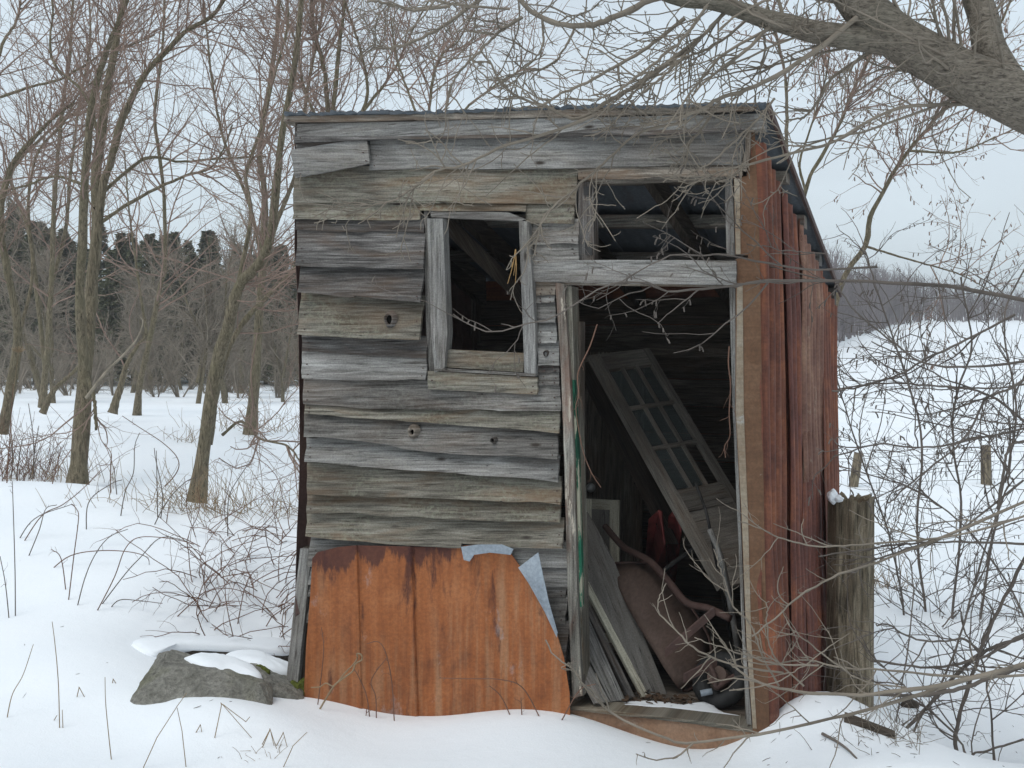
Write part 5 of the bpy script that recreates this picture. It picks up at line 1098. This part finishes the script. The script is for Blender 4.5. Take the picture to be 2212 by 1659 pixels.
for p in [[(660, 1640), (820, 1400), (900, 1190), (1000, 1105), (1200, 1110), (1400, 1150)], [(680, 1590), (900, 1370), (1010, 1250), (1150, 1110), (1300, 1120), (1400, 1160)], [(315, 1325), (500, 1240), (720, 1200), (940, 1210), (1060, 1250), (1075, 1320)], [(105, 1115), (250, 970), (520, 865)], [(140, 1130), (300, 950), (450, 870), (590, 760), (730, 615)], [(1085, 1015), (1200, 850), (1330, 710), (1420, 670)], [(480, 1480), (440, 1260), (370, 1190)], [(755, 1610), (850, 1560), (1000, 1560), (1170, 1580)], [(1220, 1660), (1400, 1560), (1500, 1490), (1700, 1480), (2050, 1620)], [(620, 1050), (640, 850), (800, 720), (880, 690)], [(1150, 740), (1270, 640), (1280, 540), (1180, 430), (1000, 310), (880, 230)]]:
    i_ += 1; weed(g3, p, 2.6, *ARC, STEMR if i_ % 2 else TWIGD, 'bramble_cane', i_, side=5)
for p in [[(535, 1150), (570, 1078), (635, 1195)], [(795, 1060), (815, 1018), (856, 1085)], [(1525, 1445), (1597, 1197), (1815, 1445)], [(1525, 1447), (1597, 1197), (1770, 1325), (1800, 1290)], [(1345, 1425), (1443, 1348), (1457, 1417)], [(985, 1660), (1130, 1440), (1275, 1215), (1345, 1118)], [(1350, 1660), (1310, 1390), (1275, 1225)], [(1830, 1505), (1945, 1380), (1985, 1550)], [(1940, 1500), (2040, 1405), (2078, 1545)], [(1995, 1655), (2110, 1500), (2212, 1400)], [(1850, 1510), (1945, 1382), (2010, 1575)], [(330, 1325), (410, 1280)]]:
    i_ += 1; weed(g4, p, 2.2, *BENT, STRAW, 'bent_straw', i_, lin=True)
for p in [[(35, 1295), (85, 1140), (165, 990), (240, 768)], [(430, 1380), (420, 1050), (395, 760), (375, 605)], [(455, 1370), (448, 1240)], [(812, 1605), (780, 1400), (760, 1180), (756, 1005)]]:
    i_ += 1; weed(g4, p, 2.4, *STR, STRAW, 'straw_stalk', i_)
# stalks and twisted vines in front of the rusted panel
VN = ('thin dry tendril rising from the snow before the rusted panel', 'vine', 'dry tendrils before the rusted panel')
for p in [[(290, 1258), (320, 1100), (345, 850), (330, 700)], [(670, 1335), (640, 1180), (590, 1050), (550, 980)], [(705, 1335), (700, 1180), (670, 1060), (780, 900)], [(830, 1320), (810, 1080), (770, 880), (720, 800), (640, 810)], [(1640, 1265), (1560, 1180), (1480, 1100)], [(1830, 1245), (1700, 1110), (1540, 1055), (1320, 1050), (1130, 1045)], [(620, 1320), (640, 1250)], [(1960, 1260), (2090, 1130), (2200, 1085)], [(1700, 1262), (1690, 1180)]]:
    i_ += 1
    q = mapc(c3, p); g = Pw(q[0][0], q[0][1] + 6, -.22); P3 = [g - Zv * .05] + [Pw(x, y, -.22) for x, y in q[1:]]
    P, Rr = stem(P3, .0032, .002, 24); e = spawn(r_of(i_), [(P, Rr)], 4, .3, 1, (.02, .08), (.4, 1.2), 4, .0016, wig=.3); V, Q = tubes([(P, Rr, 5), (*e, 3)])
    o = link('vine', mesh_np('vine', V - g, Q, smooth=True), STEMR, None, *VN); o.location = tuple(g)
pts = mapc(c3, [(180, 1480), (260, 1360), (400, 1120), (460, 1060), (540, 1000), (560, 950), (605, 920), (600, 885), (570, 880), (575, 910), (540, 960), (490, 1010), (450, 1060), (410, 1100), (360, 1080), (320, 1105), (260, 1110)])
P3 = [Pw(x, y, -.30) for x, y in pts]; P, Rr = stem(P3, .005, .003, 90); V, Q = tubes([(P, Rr, 6)]); link('twisted_vine', mesh_np('twisted_vine', V - P3[0], Q, smooth=True), STRAW, None, 'pale curled vine twisting up in front of the rusted panel', 'vine').location = tuple(P3[0])
# straw tufts and the bramble tangle
def tuft(px_, py_, n, hgt, label, seed, spreadx=.25, mat=STRAW, group=None, sp=.5, r_=.0024, cat='grass', name='grass_tuft'):
    rg = r_of(seed); g = ground_px(px_, py_); b0 = g + np.stack([rg.normal(size=n) * spreadx, rg.normal(size=n) * spreadx * .6, np.full(n, -.05)], 1)
    b0[:, 2] = zf(b0[:, 0], b0[:, 1]) - .04
    D = np.stack([rg.normal(size=n) * sp, rg.normal(size=n) * sp, np.ones(n)], 1); D /= np.linalg.norm(D, axis=1, keepdims=True); l_ = rg.uniform(.4, 1, n) * hgt
    P = [b0]
    for k in range(5): D = D + rg.normal(size=(n, 3)) * .16 + np.array([0, 0, -.07]); D /= np.linalg.norm(D, axis=1, keepdims=True); P.append(P[-1] + D * (l_ / 5)[:, None])
    P = np.stack(P, 1); Rr = np.linspace(r_, r_ * .5, 6)[None].repeat(n, 0); V, Q = tubes([(P, Rr, 3)])
    o = link(name, mesh_np(name, V - g, Q), mat, None, label, cat, group, 'stuff'); o.location = tuple(g); return o
tuft(440, 1108, 90, .55, 'straw tuft round the foot of the leaning forked tree', 401, .32, r_=.003)
tuft(360, 1092, 50, .4, 'low straw tuft spilling over the ridge between the two leading trees', 402, .4, r_=.003)
tuft(550, 930, 70, .7, 'straw tuft round the foot of the straight tree', 403, .5, r_=.004)
tuft(405, 955, 30, .35, 'small lone straw tuft on the open snow beyond the ridge', 404, .15, r_=.004)
tuft(45, 1030, 130, .9, 'rusty brown clump of dead stalks on the snow ridge', 405, .35, STEMR, r_=.004, sp=.35)
tuft(100, 1035, 60, .5, 'tawny dead grass clump beside the furrowed multi-stemmed tree', 406, .35, STRAW, r_=.004)
tuft(570, 1635, 26, .14, 'low bleached grass tuft bent over in the near snow', 407, .06, STRAW, r_=.0018, sp=.9)
tuft(600, 1110, 120, .6, 'dry tan grass standing behind the shed corner', 408, .45, STRAW, r_=.003)
tuft(1915, 1590, 60, .25, 'grey withered grass at the foot of the thick post', 409, .12, TWIGG, r_=.002)
rg = r_of(77); G = []
for (x, y) in [(480 + rg.uniform(-60, 170), 1290 + rg.uniform(-150, 120)) for _ in range(90)]:
    g = ground_px(min(x, 630), y); a = rg.uniform(-1.2, 1.2); D = np.array([math.sin(a) * .8, rg.normal() * .4, rg.uniform(.3, 1)]); D /= np.linalg.norm(D); P = [g - Zv * .04]; l_ = rg.uniform(.35, 1.1)
    for k in range(9): D = D + rg.normal(size=3) * .16 + np.array([.04, 0, -.10]); D /= np.linalg.norm(D); P.append(P[-1] + D * l_ / 9)
    G.append((np.array(P)[None], np.linspace(.0038, .0022, 10)[None], 5))
e = spawn(rg, [(q[0], q[1]) for q in G], 420, .15, 1, (.08, .35), (.4, 1.2), 6, .002, up=-.03, wig=.25)
V, Q = tubes(G + [(*e, 3)]); link('bramble_tangle', mesh_np('bramble_tangle', V, Q, smooth=True), STEMR, None, 'tangled reddish bramble canes heaped against the left side of the shed', 'brambles', kind='stuff')

rg = r_of(88); G = []
for i in range(90):
    x, y = (rg.uniform(0, 2212), rg.uniform(1180, 1659)) if i < 40 else (rg.uniform(1650, 2212), rg.uniform(1520, 1659))
    if 620 < x < 1660 and y < 1530: continue
    g = ground_px(x, y); a = rg.uniform(0, 6.28); l_ = rg.uniform(.006, .03) * (2.5 if rg.uniform() < .2 else .7); d_ = np.array([math.cos(a), math.sin(a), 0]) * l_
    P = np.array([g - d_, g + rg.normal(size=3) * l_ * .2, g + d_]); P[:, 2] = zf(P[:, 0], P[:, 1]) + .002
    G.append((P[None], np.array([[.0007, .0014, .0007]]) * rg.uniform(.7, 1.5), 3))
V, Q = tubes(G); link('twig_litter', mesh_np('twig_litter', V, Q), TWIGD, None, 'tiny bits of bark and twig scattered on the snow', 'litter', kind='stuff')

# small things: straw caught at the window, vines on the door corner, a dry flower head, a pale dead branch
q0 = Pw(*c1(1655, 1060), -.10); G = []
for e_ in [(1600, 1295), (1652, 1300), (1625, 1180), (1640, 1240)]:
    P, Rr = stem([q0, Pw(*c1((1655 + e_[0]) / 2 + 6, (1060 + e_[1]) / 2), -.12), Pw(*c1(*e_), -.11)], .003, .0018, 8); G.append((P, Rr, 4))
V, Q = tubes(G); link('straw_wisp', mesh_np('straw_wisp', V - q0, Q), plain('golden_straw', (.34, .21, .09), .8, .2, .2), None, 'golden wisp of straw snagged on a twig at the window', 'straw').location = tuple(q0)
for lab, pts in [('long thin vine dangling down the right door edge past the glazed door', [(1190, 150), (1185, 270), (1200, 420), (1190, 600), (1195, 760), (1160, 830), (1165, 910)]), ('kinked vine hanging beside the green edged door jamb', [(290, 0), (240, 150), (160, 330), (165, 480), (145, 580), (190, 850), (250, 1010), (315, 1112)])]:
    P3 = [Pw(*c5(*q), -.10) for q in pts]; P, Rr = stem(P3, .0035, .0022, 40); e = spawn(r_of(501), [(P, Rr)], 7, .1, 1, (.03, .1), (.5, 1.2), 5, .0018, up=-.05, wig=.3); V, Q = tubes([(P, Rr, 5), (*e, 3)])
    link('hanging_vine', mesh_np('hanging_vine', V - P3[0], Q, smooth=True), STEMR, None, lab, 'vine').location = tuple(P3[0])
g = ground_px(30, 1000); Y = g[1]; fh = thing('dry_flower', 'tall dry stalk with a tan seed head beside the rusty stalks', 'weed', tuple(g))
tp = at(40, 762, Y); P, Rr = stem([g - Zv * .05, at(24, 900, Y), tp], .006, .003, 12); V, Q = tubes([(P, Rr, 5)]); link('stalk', mesh_np('stalk', V - g, Q, smooth=True), STRAW, fh)
rg = r_of(502); D = rg.normal(size=(60, 3)); D[:, 2] = np.abs(D[:, 2]) * .8 + .3; D /= np.linalg.norm(D, axis=1, keepdims=True); Ls = rg.uniform(.03, .10, 60)[:, None]
P = np.stack([np.repeat(tp[None], 60, 0), tp + D * Ls * .6, tp + D * Ls], 1); V, Q = tubes([(P, np.array([[.0015, .002, .005]]).repeat(60, 0), 4)]); link('seed_head', mesh_np('seed_head', V - g, Q), STRAW, fh)
P3 = [at(*q) for q in [(*g2(620, 1390), 11.5), (*g2(760, 1210), 11.4), (*g2(900, 1070), 11.3), (*g2(990, 960), 11.2), (*g2(1030, 850), 11.2), (*g2(1005, 800), 11.2)]]; P, Rr = stem(P3, .017, .007, 24); V, Q = tubes([(P, Rr, 7)])
link('dead_branch', mesh_np('dead_branch', V - P3[0], Q, smooth=True), plain('bleached_dead_wood', (.26, .225, .175), .9, .1, .3, 8), None, 'pale barkless dead branch leaning on the furrowed multi-stemmed tree', 'branch').location = tuple(P3[0])
tuft(1900, 1268, 40, .45, 'pale tan grass clump in the field behind the thick post', 410, .10, STRAW, r_=.004)

# ------------------------------------------------------------------ thin winter haze
hx0, hx1, hy0, hy1, hz0, hz1 = gx[0] - 20, gx[-1] + 20, gy[0] - 20, gy[-1] + 20, float(GZ.min()) - 1.0, max(float(GZ.max()), 16.0) + 3
hv = [(x, y, z) for x in (hx0, hx1) for y in (hy0, hy1) for z in (hz0, hz1)]
me = bpy.data.meshes.new('haze'); me.from_pydata(hv, [], [(0, 1, 3, 2), (4, 6, 7, 5), (0, 4, 5, 1), (2, 3, 7, 6), (0, 2, 6, 4), (1, 5, 7, 3)]); me.update()
hm = bpy.data.materials.new('winter_haze'); hm.use_nodes = True; hm.node_tree.nodes.clear()
ho = hm.node_tree.nodes.new('ShaderNodeOutputMaterial'); hvn = hm.node_tree.nodes.new('ShaderNodeVolumePrincipled'); hvn.inputs['Color'].default_value = (.93, .96, 1, 1); hvn.inputs['Density'].default_value = .0014
hm.node_tree.links.new(hvn.outputs['Volume'], ho.inputs['Volume'])
link('haze', me, hm, None, 'faint pale winter haze in the air over the field and wood', 'haze', kind='stuff')
